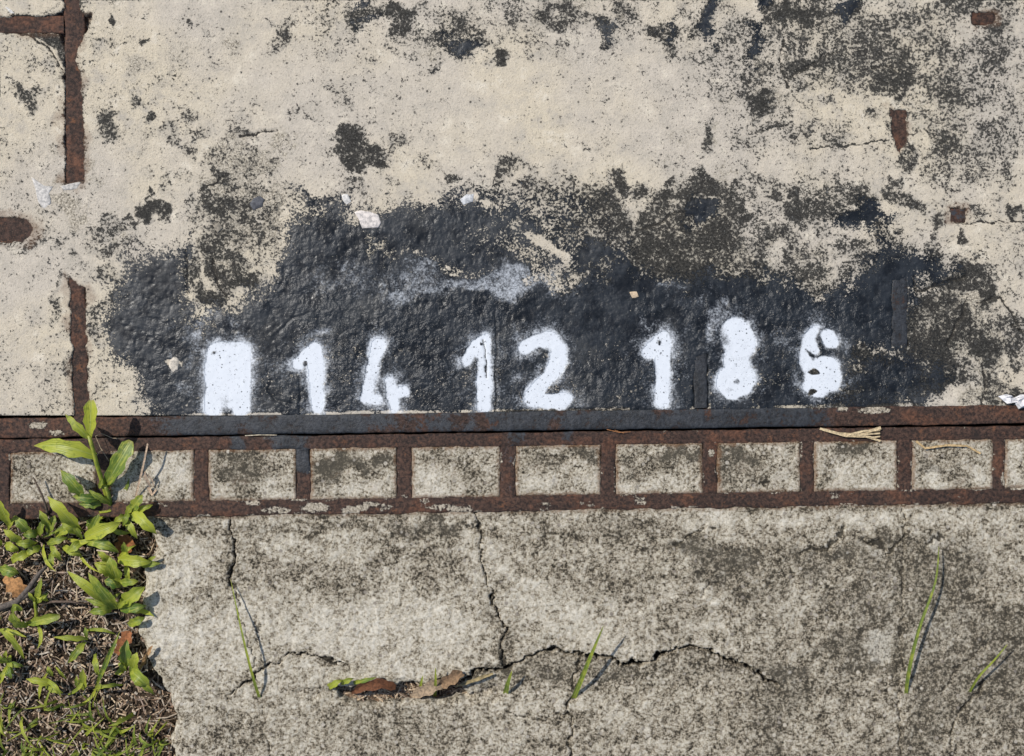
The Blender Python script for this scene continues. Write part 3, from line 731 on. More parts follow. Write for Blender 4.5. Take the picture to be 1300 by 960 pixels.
chip('plaster_chip', [(450, 269), (458, 267), (470, 269), (480, 273), (484, 282), (481, 289), (460, 290), (456, 280)], -1.2, .8, (.76, .71, .67), slab, 1)['label'] = 'pinkish white chip set in the black paint'
chip('plaster_chip', [(433, 247), (441, 246), (446, 256), (440, 260), (435, 255)], -1.2, .8, (.70, .69, .66), slab, 2)
chip('plaster_chip', [(584, 253), (592, 247), (602, 246), (600, 256), (588, 260)], -1.2, .8, (.62, .64, .66), slab, 3)
chip('plaster_chip', [(40, 225), (48, 230), (56, 236), (68, 237), (62, 245), (65, 258), (56, 267), (48, 256), (45, 242)], -.6, .9, (.62, .60, .57), slab, 4)['label'] = 'jagged white plaster scrap beside the rusty bar'
chip('plaster_chip', [(76, 236), (88, 233), (102, 231), (98, 240), (82, 242)], -.6, .7, (.55, .53, .50), slab, 5)
chip('plaster_chip', [(5, 8), (12, 10), (19, 17), (13, 17)], -.3, .7, (.74, .73, .7), slab, 6)
chip('pebble', [(317, 259), (322, 252), (330, 249), (336, 253), (333, 262), (321, 268)], -.6, 1.5, (.115, .120, .135), slab, 7)
chip('pebble', [(216, 456), (222, 452), (228, 458), (226, 470), (222, 475), (214, 466)], -.4, 1.2, (.62, .57, .49), slab, 8)
chip('pebble', [(270, 286), (278, 282), (283, 290), (276, 296)], -.6, 1.4, (.30, .27, .22), slab, 9)
chip('pebble', [(799, 371), (808, 370), (811, 377), (802, 379)], -.2, 1.5, (.66, .52, .36), slab, 10)

# ------------------------------------------------------------------ the iron frame with its concrete blocks
frame = empty('iron_grating', wpos(650, 605, -40))
tag(frame, 'rusty iron ladder grating filled with small concrete blocks along the cover', 'grating')
def fr_top(x): return 558.2 - 17.5 * x / 1300.0      # outer edge of the upper rail
def fr_in(x): return 575.5 - 17.5 * x / 1300.0
def fr_low(x): return 639.5 - 20.5 * x / 1300.0
def fr_out(x): return 659.5 - 20.5 * x / 1300.0
def mid(f, g, x): return .5 * (f(x) + g(x))
up_paint = lambda x, y: .62 * np.exp(-((x - 370) / 30.0) ** 2) + .55 * np.exp(-((x - 300) / 14.0) ** 2) + .5 * np.exp(-((x - 655) / 14.0) ** 2) + .4 * np.exp(-((x - 720) / 10.0) ** 2) + .12
bar('rail', (-400, mid(fr_top, fr_in, -400)), (1710, mid(fr_top, fr_in, 1710)), 8.6, .35, frame, 30, seed=11, edge=.9, creep=.38, paint=up_paint,
    mortar=[(446, 574, 16, 4, .5), (90, 572, 14, 4, .4), (1085, 562, 14, 5, .45)])
bar('rail', (-400, mid(fr_low, fr_out, -400)), (1710, mid(fr_low, fr_out, 1710)), 10.2, .2, frame, 30, seed=12, edge=1.3, creep=.52,
    mortar=[(350, 648, 26, 6, .62), (400, 645, 26, 8, .66), (445, 648, 16, 7, .66), (320, 638, 14, 5, .6), (470, 640, 16, 5, .58), (455, 645, 20, 6, .5), (560, 644, 30, 5, .62), (590, 645, 14, 6, .55), (690, 641, 14, 5, .54), (745, 640, 16, 6, .5), (812, 637, 12, 8, .56),
            (540, 637, 10, 6, .55), (490, 643, 12, 6, .52), (1060, 631, 10, 5, .5), (1080, 627, 8, 3, .5), (1220, 632, 9, 4, .5), (935, 640, 6, 4, .4), (30, 643, 16, 6, .4), (205, 642, 12, 5, .52)])
RUNGS = [(-378, 9), (-250, 9.5), (-122, 9), (5, 8), (131, 9), (255.5, 9.5), (385, 9), (513.5, 9.5), (645, 10), (772.5, 9.5), (901.5, 9.5), (1025, 9), (1148.5, 9.5), (1268.5, 7.8), (1396, 9), (1524, 9), (1652, 9)]
for i, (rx, hw) in enumerate(RUNGS):
    pnt = (lambda x, y: .78 * sstep(612, 596, y)) if rx == 385 else ((lambda x, y: np.full(x.shape, .3)) if rx == 645 else None)
    mo = [(1262, 595, 4, 5, .6), (1275, 608, 6, 12, .62)] if rx == 1268.5 else ([(903, 575, 6, 8, .6)] if rx == 901.5 else ([(513, 630, 8, 6, .5)] if rx == 513.5 else []))
    bar('rung', (rx, fr_in(rx) - 2), (rx, fr_low(rx) + 2), hw, -.1, frame, 28, seed=20 + i, edge=1.5, creep=.46, paint=pnt, mortar=mo, step=2.5)

def concrete_attr(x, y, dark, lite):
    a = blobs(x, y, x + (fbm(x, y, 26, 4, 91) - .5) * 26, y + (fbm(x, y, 26, 4, 92) - .5) * 26, dark)
    b = blobs(x, y, x + (fbm(x, y, 26, 4, 93) - .5) * 26, y + (fbm(x, y, 26, 4, 94) - .5) * 26, lite)
    return a, b
BD = [(45, 590, 50, 20, .5), (110, 620, 40, 20, .5), (310, 590, 50, 24, .75), (330, 620, 40, 16, .45), (430, 592, 40, 24, 1.0), (480, 580, 30, 14, .9), (410, 618, 20, 16, .6), (560, 590, 40, 22, .55), (600, 612, 30, 20, .5), (690, 590, 40, 24, .60), (740, 578, 24, 14, .8), (800, 590, 26, 24, .7), (860, 578, 44, 14, .95), (850, 600, 40, 20, .5), (940, 580, 40, 14, .95), (930, 602, 50, 16, .7), (990, 600, 24, 20, .5), (1080, 570, 26, 12, .9), (1050, 590, 20, 20, .5), (1180, 592, 16, 8, .8), (1215, 606, 30, 12, .6), (1200, 580, 44, 14, .4), (1290, 600, 14, 24, .3)]
BL = [(80, 600, 30, 20, .5), (225, 600, 26, 30, .6), (350, 622, 40, 14, .7), (440, 625, 50, 10, .6), (560, 622, 44, 14, .75), (545, 605, 20, 14, .6), (680, 612, 40, 18, .6), (800, 620, 50, 10, .6), (860, 622, 30, 10, .5), (1000, 610, 20, 20, .6), (1080, 600, 40, 20, .5), (1100, 620, 30, 8, .6), (1185, 600, 14, 10, 1.0), (1245, 604, 14, 12, 1.0), (1190, 618, 20, 6, .8), (1285, 590, 20, 30, .6)]
for i in range(len(RUNGS) - 1):
    x0 = RUNGS[i][0] + RUNGS[i][1] - 1.2; x1 = RUNGS[i + 1][0] - RUNGS[i + 1][1] + 1.2
    st = 1.5 if (x1 > -5 and x0 < 1305) else 5
    bx_, by_ = np.meshgrid(np.arange(x0, x1 + .1, st), np.arange(fr_in(.5 * (x0 + x1)) - 2.5, fr_low(.5 * (x0 + x1)) + 2.5, st))
    shear = -(bx_ - .5 * (x0 + x1)) * .0145
    by_ = by_ + shear
    e = np.minimum(np.minimum(bx_ - x0, x1 - bx_), np.minimum(by_ - shear - by_.min() - 1, by_.max() - by_ + shear))
    e = e + (fbm(bx_, by_, 7, 3, 96) - .5) * 3
    bz = .5 + 1.8 * (fbm(bx_, by_, 7, 4, 95) - .5) + 1.5 * (fbm(bx_, by_, 30, 2, 97) - .5) - 3.0 * sstep(2.6, .2, e)
    a, b = concrete_attr(bx_, by_, BD, BL)
    patch('concrete_block', bx_, by_, bz, np.ones((bx_.shape[0] - 1, bx_.shape[1] - 1), bool), dict(a_dark=a, a_lite=b, a_crack=np.zeros(a.shape), a_rust=.33 + .45 * sstep(9, 0, e)), M_APRON, frame, skirt=25)

# ------------------------------------------------------------------ the concrete apron, broken by cracks
ay = lines([(606, 655, 1.5), (655, 1010, 1.5)])
gx, gy = np.meshgrid(LX, ay)
AD = [(230, 670, 60, 10, .6), (330, 675, 60, 14, .55), (420, 672, 60, 14, .55), (520, 675, 50, 20, .65), (560, 665, 30, 12, .8), (300, 720, 30, 26, .45), (440, 740, 60, 30, .40), (360, 730, 40, 24, .45), (250, 760, 26, 30, .35), (490, 700, 44, 30, .45), (560, 720, 40, 30, .4), (700, 690, 80, 30, .40), (800, 670, 80, 24, .55), (780, 740, 60, 40, .45), (720, 745, 30, 24, .4),
      (875, 700, 40, 20, .85), (910, 730, 40, 40, .70), (890, 705, 60, 14, .7), (960, 745, 60, 40, .55), (940, 710, 40, 14, .8), (1030, 720, 50, 24, .70), (1080, 705, 34, 18, .85), (1130, 690, 26, 18, .75), (1160, 715, 40, 30, .55), (1000, 780, 60, 30, .50), (1060, 770, 30, 26, .6), (1070, 820, 40, 22, .75), (1000, 850, 50, 18, .8), (1100, 850, 60, 24, .8), (1050, 790, 60, 24, .35), (1180, 850, 50, 30, .45), (1250, 780, 40, 40, .35), (1280, 830, 40, 44, .5), (1200, 690, 40, 14, .5), (1215, 780, 24, 26, .5), (850, 770, 50, 30, .35), (880, 850, 40, 14, .4),
      (700, 850, 60, 14, .7), (780, 858, 60, 12, .75), (860, 856, 60, 12, .5), (640, 855, 30, 12, .7), (630, 770, 14, 40, .55), (645, 820, 16, 26, .6), (640, 770, 60, 30, .25), (985, 690, 30, 10, .5), (500, 930, 120, 60, .4), (900, 930, 160, 40, .3), (1150, 930, 120, 50, .3), (700, 940, 80, 40, .3), (300, 940, 60, 40, .4), (1280, 920, 60, 60, .5)]
AL = [(230, 720, 40, 34, .55), (220, 800, 50, 44, .75), (300, 790, 60, 40, .45), (400, 800, 60, 30, .55), (470, 800, 60, 40, .6), (560, 790, 50, 34, .6), (360, 680, 40, 20, .4), (440, 700, 30, 20, .4), (660, 760, 50, 24, .6), (700, 780, 50, 26, .5), (620, 710, 30, 24, .35), (760, 800, 50, 30, .45), (910, 760, 24, 16, .6), (1010, 660, 40, 8, .7), (1090, 655, 40, 8, .7), (1000, 765, 30, 20, .55), (1110, 820, 30, 20, .95), (1130, 790, 24, 24, .6), (1200, 810, 50, 40, .40), (1110, 700, 14, 10, .8), (1185, 690, 12, 6, .8), (900, 660, 40, 10, .6), (1250, 700, 44, 34, .35), (500, 850, 60, 14, .6), (300, 850, 60, 14, .5), (1130, 745, 40, 20, .4), (1095, 655, 50, 9, .5)]
dark, lite = concrete_attr(gx, gy, AD, AL)
dark = np.maximum(dark, (.30 + .35 * sstep(.42, .66, fbm(gx, gy, 80, 3, 99))) * sstep(860, 1000, gx) * sstep(660, 690, gy))
# grime along the frame
dark = np.maximum(dark, .65 * sstep(fr_out(gx) + 12, fr_out(gx) + 1, gy) * sstep(.35, .6, fbm(gx, gy, 60, 3, 98)))
edge_pts = [(-600, 648), (150, 656), (190, 662), (196, 690), (184, 722), (181, 760), (174, 796), (182, 830), (196, 858), (214, 882), (222, 910), (214, 940), (232, 985), (408, 990), (640, 988), (760, 992), (900, 986), (1040, 994), (1180, 990), (1300, 993), (1800, 990), (1800, 500), (-600, 500)]
wxa = gx + (fbm(gx, gy, 20, 4, 101) - .5) * 16; wya = gy + (fbm(gx, gy, 20, 4, 102) - .5) * 16
esd = poly_sd(wxa, wya, edge_pts)
wxc = gx + (fbm(gx, gy, 16, 5, 103, .65) - .5) * 20; wyc = gy + (fbm(gx, gy, 16, 5, 104, .65) - .5) * 20
K_A = [(290, 650), (293, 680), (297, 705), (292, 725), (295, 745), (300, 772), (310, 796), (318, 830), (322, 853), (330, 892), (334, 930), (346, 1000)]
K_B = [(603, 650), (612, 680), (613, 710), (617, 735), (622, 755), (632, 780), (640, 800), (640, 825), (642, 848)]
K_C = [(555, 868), (600, 857), (647, 846), (668, 836), (687, 827), (708, 822), (735, 829), (769, 837), (789, 843), (816, 841), (843, 831), (862, 824), (880, 822), (911, 829), (955, 851), (985, 870), (1004, 900), (1010, 940), (1030, 1000)]
K_D = [(290, 885), (324, 853), (345, 844), (362, 835), (384, 832), (403, 834), (420, 839), (436, 845)]
AZ = -.8 + 2.2 * (fbm(gx, gy, 150, 2, 105) - .5) + 1.8 * (fbm(gx, gy, 9, 4, 106) - .5) + 1.2 * (fbm(gx, gy, 3.5, 2, 107) - .5)
AZ -= 1.5 * sstep(.4, .9, dark) * sstep(.35, .65, fbm(gx, gy, 14, 3, 108))
ACR = [(K_A[:5], 2.0, 8), (K_A[4:], .8, 2.0), (K_B, 1.4, 5), (K_B[4:7], 1.6, 5), (K_C[:-3], 1.7, 12), (K_C[8:11], 3.0, 12), (K_D, 1.5, 7), ([(403, 833), (414, 833), (424, 840)], 1.2, 4), ([(856, 696), (870, 684), (885, 674), (902, 671)], 2.0, 3), ([(1016, 702), (1030, 698), (1047, 697), (1062, 682), (1068, 668)], 1.8, 3), ([(1097, 684), (1106, 686), (1124, 701), (1136, 698), (1148, 684)], 2.2, 3.5),
       ([(1175, 690), (1182, 684), (1199, 681)], 2.0, 3), ([(1148, 640), (1149, 700), (1146, 780), (1142, 890), (1143, 1000)], 1.1, 2.6), ([(735, 829), (730, 860), (722, 900), (726, 950), (716, 1000)], 1.5, 5), ([(1250, 868), (1222, 896), (1206, 940), (1212, 1000)], 1.3, 4), ([(640, 905), (680, 915), (722, 905)], .8, 3), ([(895, 752), (898, 742), (912, 738)], 1.8, 2), ([(612, 668), (590, 662)], 1.2, 2), ([(322, 780), (328, 810), (332, 845)], .8, 1.2), ([(1250, 820), (1215, 850), (1196, 880)], 1.4, 2)]
crk = np.zeros(gx.shape)
for pl, wd, dp in ACR:
    xs_ = [p[0] for p in pl]; ys_ = [p[1] for p in pl]
    m = (gx > min(xs_) - 16) & (gx < max(xs_) + 16) & (gy > min(ys_) - 16) & (gy < max(ys_) + 16)
    d = line_dist(wxc[m], wyc[m], pl)
    wv = wd * (.15 + 1.3 * vn(gx[m], gy[m], 14, 109))
    k = sstep(wv + .8, wv * .25, d)
    AZ[m] -= dp * k
    crk[m] = np.maximum(crk[m], np.maximum(k * .9, .42 * sstep(9, 1, d) * vn(gx[m], gy[m], 18, 110)))
# broken rim, falling off into the soil
AZ -= 55 * sstep(4, -14, esd) + 3.0 * sstep(16, 0, esd)
hol = np.hypot((wxa - 512) / 84, (wya - 880) / 11) + (fbm(gx, gy, 26, 4, 111) - .5) * .9
AZ -= 40 * sstep(1.12, .70, hol) + 3 * sstep(1.6, 1.1, hol)
# the fragment below the long crack has sunk a little
def below(pl, ext):
    xs_ = np.array([p[0] for p in pl]); ys_ = np.array([p[1] for p in pl])
    return np.interp(gx, xs_, ys_) < wyc - 0 if False else (np.interp(wxc, xs_, ys_) < wyc) & (wxc > xs_[0]) & (wxc < xs_[-1])
frag_c = below(K_C, 0); frag_d = below(K_D, 0)
AZ -= 2.5 * frag_c * sstep(905, 850, gy)
dark = np.where(frag_c, np.maximum(dark, .5 * sstep(910, 850, gy)), dark)
def side(pl):
    xs_ = np.array([p[0] for p in pl]); ys_ = np.array([p[1] for p in pl])
    return wxc > np.interp(wyc, ys_, xs_)
pid = np.zeros(gx.shape, int)
pid[side(K_A)] = 1
pid[side(K_B)] = 2
pid[gx > np.interp(gy, [640, 700, 780, 890, 1000], [1148, 1149, 1146, 1142, 1143])] = 3
pid[frag_d] = 4
pid[frag_c] = 5
apron = empty('pavement', wpos(650, 760, -40))
tag(apron, 'cracked grey speckled concrete paving in front of the iron frame', kind='structure')
xc = .5 * (gx[:-1, :-1] + gx[1:, 1:]); yc = .5 * (gy[:-1, :-1] + gy[1:, 1:])
keep = (yc > fr_out(xc) - 3) & (AZ[:-1, :-1] > -52)
for k in range(6):
    patch('slab_piece', gx, gy, AZ, keep & (pid[:-1, :-1] == k), dict(a_dark=dark, a_lite=lite, a_crack=crk, a_rust=.55 * sstep(12, 0, gy - fr_out(gx))), M_APRON, apron, skirt=30 if k in (0, 3) else None)

# ------------------------------------------------------------------ plants
def ribbon(spine, widths, fold=.25, twist=0.0, seed=0, wave=0.0, tint=.5, rows=4, tint_tip=None):
    """leaf blade along a 3-D spine (list of Vectors, metres); widths in mm; returns V, F, attrs"""
    rnd = random.Random(seed)
    n = len(spine); V = []; F = []; lw = []; ll = []; ti = []
    ph = rnd.uniform(0, 6)
    for i, p in enumerate(spine):
        tng = (spine[min(i + 1, n - 1)] - spine[max(i - 1, 0)]).normalized()
        up = Vector((0, 0, 1))
        sd_ = tng.cross(up)
        if sd_.length < 1e-3: sd_ = Vector((1, 0, 0))
        sd_.normalize()
        nm = sd_.cross(tng).normalized()
        a = twist * (i / (n - 1) - .3)
        sd2 = sd_ * math.cos(a) + nm * math.sin(a); nm2 = nm * math.cos(a) - sd_ * math.sin(a)
        wd = widths[i] / 1000.0
        for j in range(rows + 1):
            u = j / rows * 2 - 1
            wv = 1 + wave * math.sin(i * 1.7 + ph + (1.5 if u > 0 else 0))
            V.append(p + sd2 * (u * wd * .5 * (wv if abs(u) > .9 else 1)) + nm2 * (abs(u) * fold * wd * .5 + (wave * .28 * wd * math.sin(i * 2.1 + ph + 2 * u) if abs(u) > .6 else 0)))
            lw.append(u); ll.append(i / (n - 1)); ti.append(tint + (0 if tint_tip is None else (tint_tip - tint) * i / (n - 1)))
    k = rows + 1
    for i in range(n - 1):
        for j in range(rows):
            F.append([i * k + j, i * k + j + 1, (i + 1) * k + j + 1, (i + 1) * k + j])
    return V, F, dict(lw=lw, ll=ll, tint=ti)

def bez(p0, p1, p2, n):
    return [p0 * (1 - t) ** 2 + p1 * 2 * t * (1 - t) + p2 * t * t for t in [i / (n - 1) for i in range(n)]]

LEAFN = [0]
def leaf(parent, b, t, wd, zb, zm, zt, tint=.5, bend=0.0, blunt=False, name='leaf', mat=None, wave=.17, fold=.3, twist=None, n=11):
    """blade from plan point b to t, as seen from above; heights at base, middle, tip"""
    LEAFN[0] += 1
    rnd = random.Random(LEAFN[0] * 13)
    mx, my = .5 * (b[0] + t[0]), .5 * (b[1] + t[1])
    dx, dy = t[0] - b[0], t[1] - b[1]
    mx += -dy * bend; my += dx * bend
    A, C = seen(b[0], b[1], zb), seen(t[0], t[1], zt)
    Mid = seen(mx, my, zm)
    ctrl = Mid * 2 - (A + C) * .5
    sp = bez(A, ctrl, C, n)
    ws = []
    for i in range(n):
        s = i / (n - 1)
        if blunt:
            prof = min(1, .40 + 1.6 * s) * (1 if s < .86 else max(.25, 1 - (s - .86) * 4.5))
        else:
            prof = (min(1, .42 + 1.9 * s)) * (1 - max(0, (s - .42) / .58) ** 2.2)
        ws.append(max(.6, wd * .90 * prof))
    V, F, at = ribbon(sp, ws, fold, rnd.uniform(-.5, .5) if twist is None else twist, LEAFN[0], wave, tint)
    return link(name, mesh_from(name, np.array(V), F, at), mat or M_LEAF, parent)

def tube(name, pts, radii, mat, parent, cols=None, tint=.5, seg=6):
    V = []; F = []
    n = len(pts)
    for i, p in enumerate(pts):
        tng = (pts[min(i + 1, n - 1)] - pts[max(i - 1, 0)]).normalized()
        s = tng.cross(Vector((0, 0, 1)))
        if s.length < 1e-3: s = Vector((1, 0, 0))
        s.normalize(); u = s.cross(tng)
        for j in range(seg):
            a = 2 * math.pi * j / seg
            V.append(p + (s * math.cos(a) + u * math.sin(a)) * radii[i] / 1000)
    for i in range(n - 1):
        for j in range(seg):
            F.append([i * seg + j, i * seg + (j + 1) % seg, (i + 1) * seg + (j + 1) % seg, (i + 1) * seg + j])
    F.append(list(range(seg))[::-1]); F.append([(n - 1) * seg + j for j in range(seg)])
    m = len(V)
    at = dict(lw=np.full(m, .5), ll=np.full(m, .3), tint=np.full(m, tint))
    ca = dict(col=[(*(cols or (.3, .22, .13)), 1)] * m)
    return link(name, mesh_from(name, np.array(V), F, at, cattrs=ca), mat, parent)

def sz1(x, y):
    return float(soil_z(np.array([float(x)]), np.array([float(y)]))[0])

def plant(base, label, leaves, stems=(), group='broad-leaved grass plants in the soil corner'):
    zb = sz1(*base)
    r = empty('grass_plant', wpos(base[0], base[1], zb))
    tag(r, label, 'grass plant', group)
    for L in leaves:
        leaf(r, *L[:6], **(L[6] if len(L) > 6 else {}))
    rq = random.Random(int(base[0] * 7 + base[1]))
    if len(leaves) > 2 and 'sprout' not in label:
        for _ in range(2):
            a = rq.uniform(0, 6.28); L = rq.uniform(18, 46)
            bx0, by0 = base[0] + rq.uniform(-24, 20), base[1] - 8 + rq.uniform(-20, 20)
            leaf(r, (bx0, by0), (bx0 + L * math.cos(a), by0 + L * math.sin(a) * .9), rq.uniform(3.5, 9), -16, rq.uniform(-8, 6), rq.uniform(-14, 4), tint=rq.choice((.2, .5, .8, 1.0, 1.0)), bend=rq.uniform(-.2, .2))
    for pts, r0, r1, tint in stems:
        P = [seen(*p) for p in pts]
        P2 = []
        for a, b in zip(P[:-1], P[1:]):
            P2 += [a, a.lerp(b, .5)]
        P2.append(P[-1])
        tube('stem', P2, [r0 + (r1 - r0) * i / (len(P2) - 1) for i in range(len(P2))], M_LEAF, r, tint=tint)
    return r

T = lambda v, **k: dict(tint=v, **k)
plant((140, 664), 'tallest grass shoot, reaching over the rusty bars with a pale upright tip leaf',
      [((114, 554), (116, 508), 17, 36, 48, 50, T(.95, blunt=True, wave=.12)), ((112, 556), (83, 526), 12, 36, 42, 36, T(.55)), ((121, 579), (43, 566), 22, 28, 36, 18, T(.75, bend=.06))],
      [([(141, 648, -12), (133, 622, 8), (123, 590, 24), (113, 553, 37)], 3.2, 2.6, .55)])
plant((142, 658), 'grass plant with a blunt nibbled dark green leaf over the frame rung',
      [((134, 617), (167, 560), 22, 8, 20, 18, T(.18, blunt=True)), ((106, 630), (77, 597), 17, 10, 24, 16, T(.15)), ((124, 634), (92, 630), 14, 6, 14, 8, T(.05)), ((126, 620), (130, 608), 6, 10, 20, 26, T(.4)), ((140, 640), (112, 622), 9, 0, 14, 14, T(.25)), ((128, 640), (100, 640), 12, 2, 8, 2, T(.1))],
      [([(142, 648, -10), (138, 630, 8), (134, 616, 14)], 3.2, 2.4, .25), ([(142, 648, -10), (128, 632, 4), (112, 632, 8)], 2.4, 1.6, .2)])
plant((163, 660), 'small grass plant with short bright leaves at the paving corner',
      [((166, 648), (181, 628), 14, 2, 18, 16, T(.2)), ((170, 650), (194, 641), 8, 4, 14, 10, T(.7)), ((169, 649), (199, 678), 16, 6, 22, 12, T(.85, blunt=False)), ((163, 650), (156, 668), 8, 0, 8, 0, T(.3)), ((160, 652), (172, 636), 9, 0, 10, 14, T(.3))])
plant((107, 686), 'grass plant with two long wavy yellow-green leaves spread apart',
      [((103, 674), (60, 630), 17, -6, 26, 22, T(.9, wave=.2)), ((108, 682), (153, 664), 19, -4, 20, 14, T(.85, wave=.14)), ((110, 664), (138, 668), 16, -12, -2, -8, T(.02)), ((108, 688), (151, 702), 14, -8, 10, 0, T(.25, bend=-.10)), ((112, 652), (136, 656), 13, -12, -4, -8, T(.05)), ((104, 684), (92, 664), 8, -8, 4, 4, T(.3))])
plant((56, 690), 'low dark grass plant by the rail near the left border',
      [((40, 678), (17, 655), 14, -10, 6, 0, T(.25)), ((50, 676), (28, 680), 12, -14, -2, -8, T(.15)), ((60, 676), (70, 654), 12, -14, 2, 0, T(.2)), ((50, 680), (54, 660), 9, -12, 2, 2, T(.35)), ((60, 690), (86, 682), 10, -14, -4, -10, T(.3)), ((52, 694), (30, 704), 10, -14, -4, -10, T(.4)), ((64, 692), (78, 712), 9, -14, -4, -12, T(.5))])
plant((2, 690), 'grass plant cut by the left border with a yellowish upright leaf',
      [((12, 668), (-2, 634), 15, -10, 16, 26, T(.85)), ((6, 690), (24, 700), 12, -14, -2, -10, T(.6)), ((2, 692), (-22, 676), 14, -12, 2, 0, T(.5)), ((0, 722), (24, 728), 16, -14, -4, -10, T(.15)), ((20, 702), (16, 716), 9, -14, -6, -12, T(.7))])
plant((149, 776), 'full rosette of pointed grass leaves in the middle of the soil corner',
      [((141, 768), (85, 725), 14, -10, 18, 8, T(.75, wave=.04)), ((146, 773), (112, 727), 17, -8, 20, 24, T(.22)), ((152, 768), (184, 745), 19, -6, 18, 14, T(.55)), ((153, 774), (186, 769), 13, -8, 12, 8, T(.08)), ((142, 774), (113, 777), 12, -10, 2, -8, T(.25)), ((163, 793), (184, 784), 12, -8, 10, 6, T(.5)), ((148, 770), (140, 752), 8, -6, 14, 20, T(.4)), ((150, 772), (158, 762), 7, -4, 14, 18, T(.6)), ((142, 772), (108, 760), 9, -10, 0, -6, T(.3))])
plant((150, 730), 'grass plant with a light leaf laid across the broken paving edge',
      [((149, 738), (139, 707), 21, -12, 10, 12, T(.35)), ((156, 742), (132, 737), 16, -14, -6, -10, T(.03)), ((150, 710), (192, 714), 17, -4, 14, 10, T(.75)), ((160, 716), (163, 739), 8, -6, 4, -4, T(.8)), ((160, 706), (157, 688), 10, -8, 14, 22, T(.4)), ((178, 718), (204, 715), 8, -2, 8, 5, T(.3)), ((188, 712), (198, 706), 5, 2, 8, 8, T(.4))])
plant((20, 800), 'curled strap-shaped grass leaf with a rolled end on the soil',
      [((34, 792), (76, 781), 13, -12, 2, 4, T(.45, blunt=True, fold=.5)), ((36, 793), (16, 778), 13, -12, 2, 10, T(.45, bend=-.25, blunt=True)), ((16, 778), (27, 776), 9, 10, 18, 10, T(.35, bend=-.6, blunt=True))])
plant((46, 786), 'slim upright grass sprig between the twig and the curled leaf',
      [((45, 765), (53, 734), 9, -12, 6, 10, T(.45)), ((46, 766), (62, 752), 6, -12, 0, -4, T(.3)), ((44, 764), (36, 752), 6, -12, 0, 0, T(.5))],
      [([(46, 786, -20), (46, 776, -14), (44, 764, -8)], 2.6, 2.0, .5)])
plant((112, 820), 'pair of narrow grass leaves lying flat on bare soil',
      [((112, 811), (68, 809), 8, -14, -2, -6, T(.65)), ((108, 815), (86, 842), 11, -14, -4, -12, T(.25)), ((110, 810), (108, 796), 6, -14, -6, -8, T(.2))])
plant((122, 885), 'single long dark green grass blade rising from the bottom of the soil corner',
      [((122, 872), (152, 802), 7, -14, 18, 16, T(.02, fold=.6, wave=.0))])
plant((166, 862), 'grass plant with round-tipped leaves against the paving edge',
      [((158, 848), (161, 812), 17, -12, 8, 8, T(.12)), ((168, 850), (174, 828), 14, -8, 14, 16, T(.6)), ((166, 850), (190, 874), 19, -8, 10, -4, T(.4)), ((158, 850), (146, 856), 8, -12, -4, -10, T(.6)), ((170, 856), (196, 882), 10, -10, 4, -10, T(.6)), ((160, 852), (150, 842), 8, -12, 0, -6, T(.5))])
plant((6, 850), 'dark green rosette of small leaves at the lower left border',
      [((8, 842), (-8, 832), 13, -12, 2, 0, T(.15)), ((8, 846), (14, 862), 11, -12, 2, -4, T(.1)), ((10, 842), (30, 846), 8, -12, -4, -10, T(.15)), ((30, 836), (-4, 798), 9, -14, 6, 4, T(.65, bend=.1)), ((6, 838), (8, 826), 7, -12, 2, 6, T(.3)), ((4, 852), (-10, 862), 10, -12, 0, -8, T(.3))])
plant((106, 885), 'short upright pale leaf near the bottom of the soil corner',
      [((106, 876), (105, 849), 11, -14, 4, 14, T(.8)), ((98, 874), (97, 858), 6, -14, 0, 2, T(.3)), ((122, 876), (128, 868), 8, -14, 0, 0, T(.5))])
plant((66, 866), 'faded pale grass leaves flat at the lower left',
      [((70, 868), (33, 862), 11, -14, -4, -8, T(.8)), ((66, 858), (60, 846), 8, -14, -4, -6, T(.3)), ((84, 862), (70, 846), 4, -14, -4, -6, T(.7)), ((58, 872), (80, 880), 8, -14, -6, -10, T(.5))])

# young leaves filling in between the larger plants
EXTRA = {
 'low dark': [((46, 690), (20, 690), 12, -14, 2, -6, T(.45)), ((70, 680), (98, 664), 11, -14, 4, 0, T(.6)), ((64, 672), (50, 648), 11, -14, 8, 8, T(.3)), ((80, 694), (104, 706), 11, -14, -2, -10, T(.55)), ((40, 700), (14, 712), 12, -14, -2, -10, T(.7)), ((66, 700), (64, 724), 9, -14, -4, -10, T(.35)), ((30, 690), (4, 672), 12, -14, 4, 2, T(.75))],
 'grass plant with a light leaf': [((146, 732), (120, 716), 13, -12, 4, 0, T(.55)), ((150, 740), (176, 738), 11, -12, 2, 0, T(.3)), ((144, 716), (124, 700), 11, -12, 6, 6, T(.7))],
 'yellow-green leaves spread': [((106, 686), (84, 702), 12, -12, 0, -8, T(.5)), ((110, 684), (128, 692), 11, -10, 4, 0, T(.35)), ((102, 678), (78, 664), 12, -10, 8, 6, T(.6)), ((112, 680), (126, 652), 12, -10, 8, 10, T(.25))],
 'small grass plant with short bright': [((164, 654), (184, 664), 9, 0, 6, 2, T(.4)), ((160, 654), (144, 664), 10, -4, 4, -4, T(.55)), ((158, 656), (174, 684), 10, -6, 6, 0, T(.65))],
}
for o in [q for q in COL.objects if q.name.startswith('grass_plant') and q.parent is None]:
    for key, ls in EXTRA.items():
        if key in o['label']:
            for L in ls:
                leaf(o, *L[:6], **L[6])

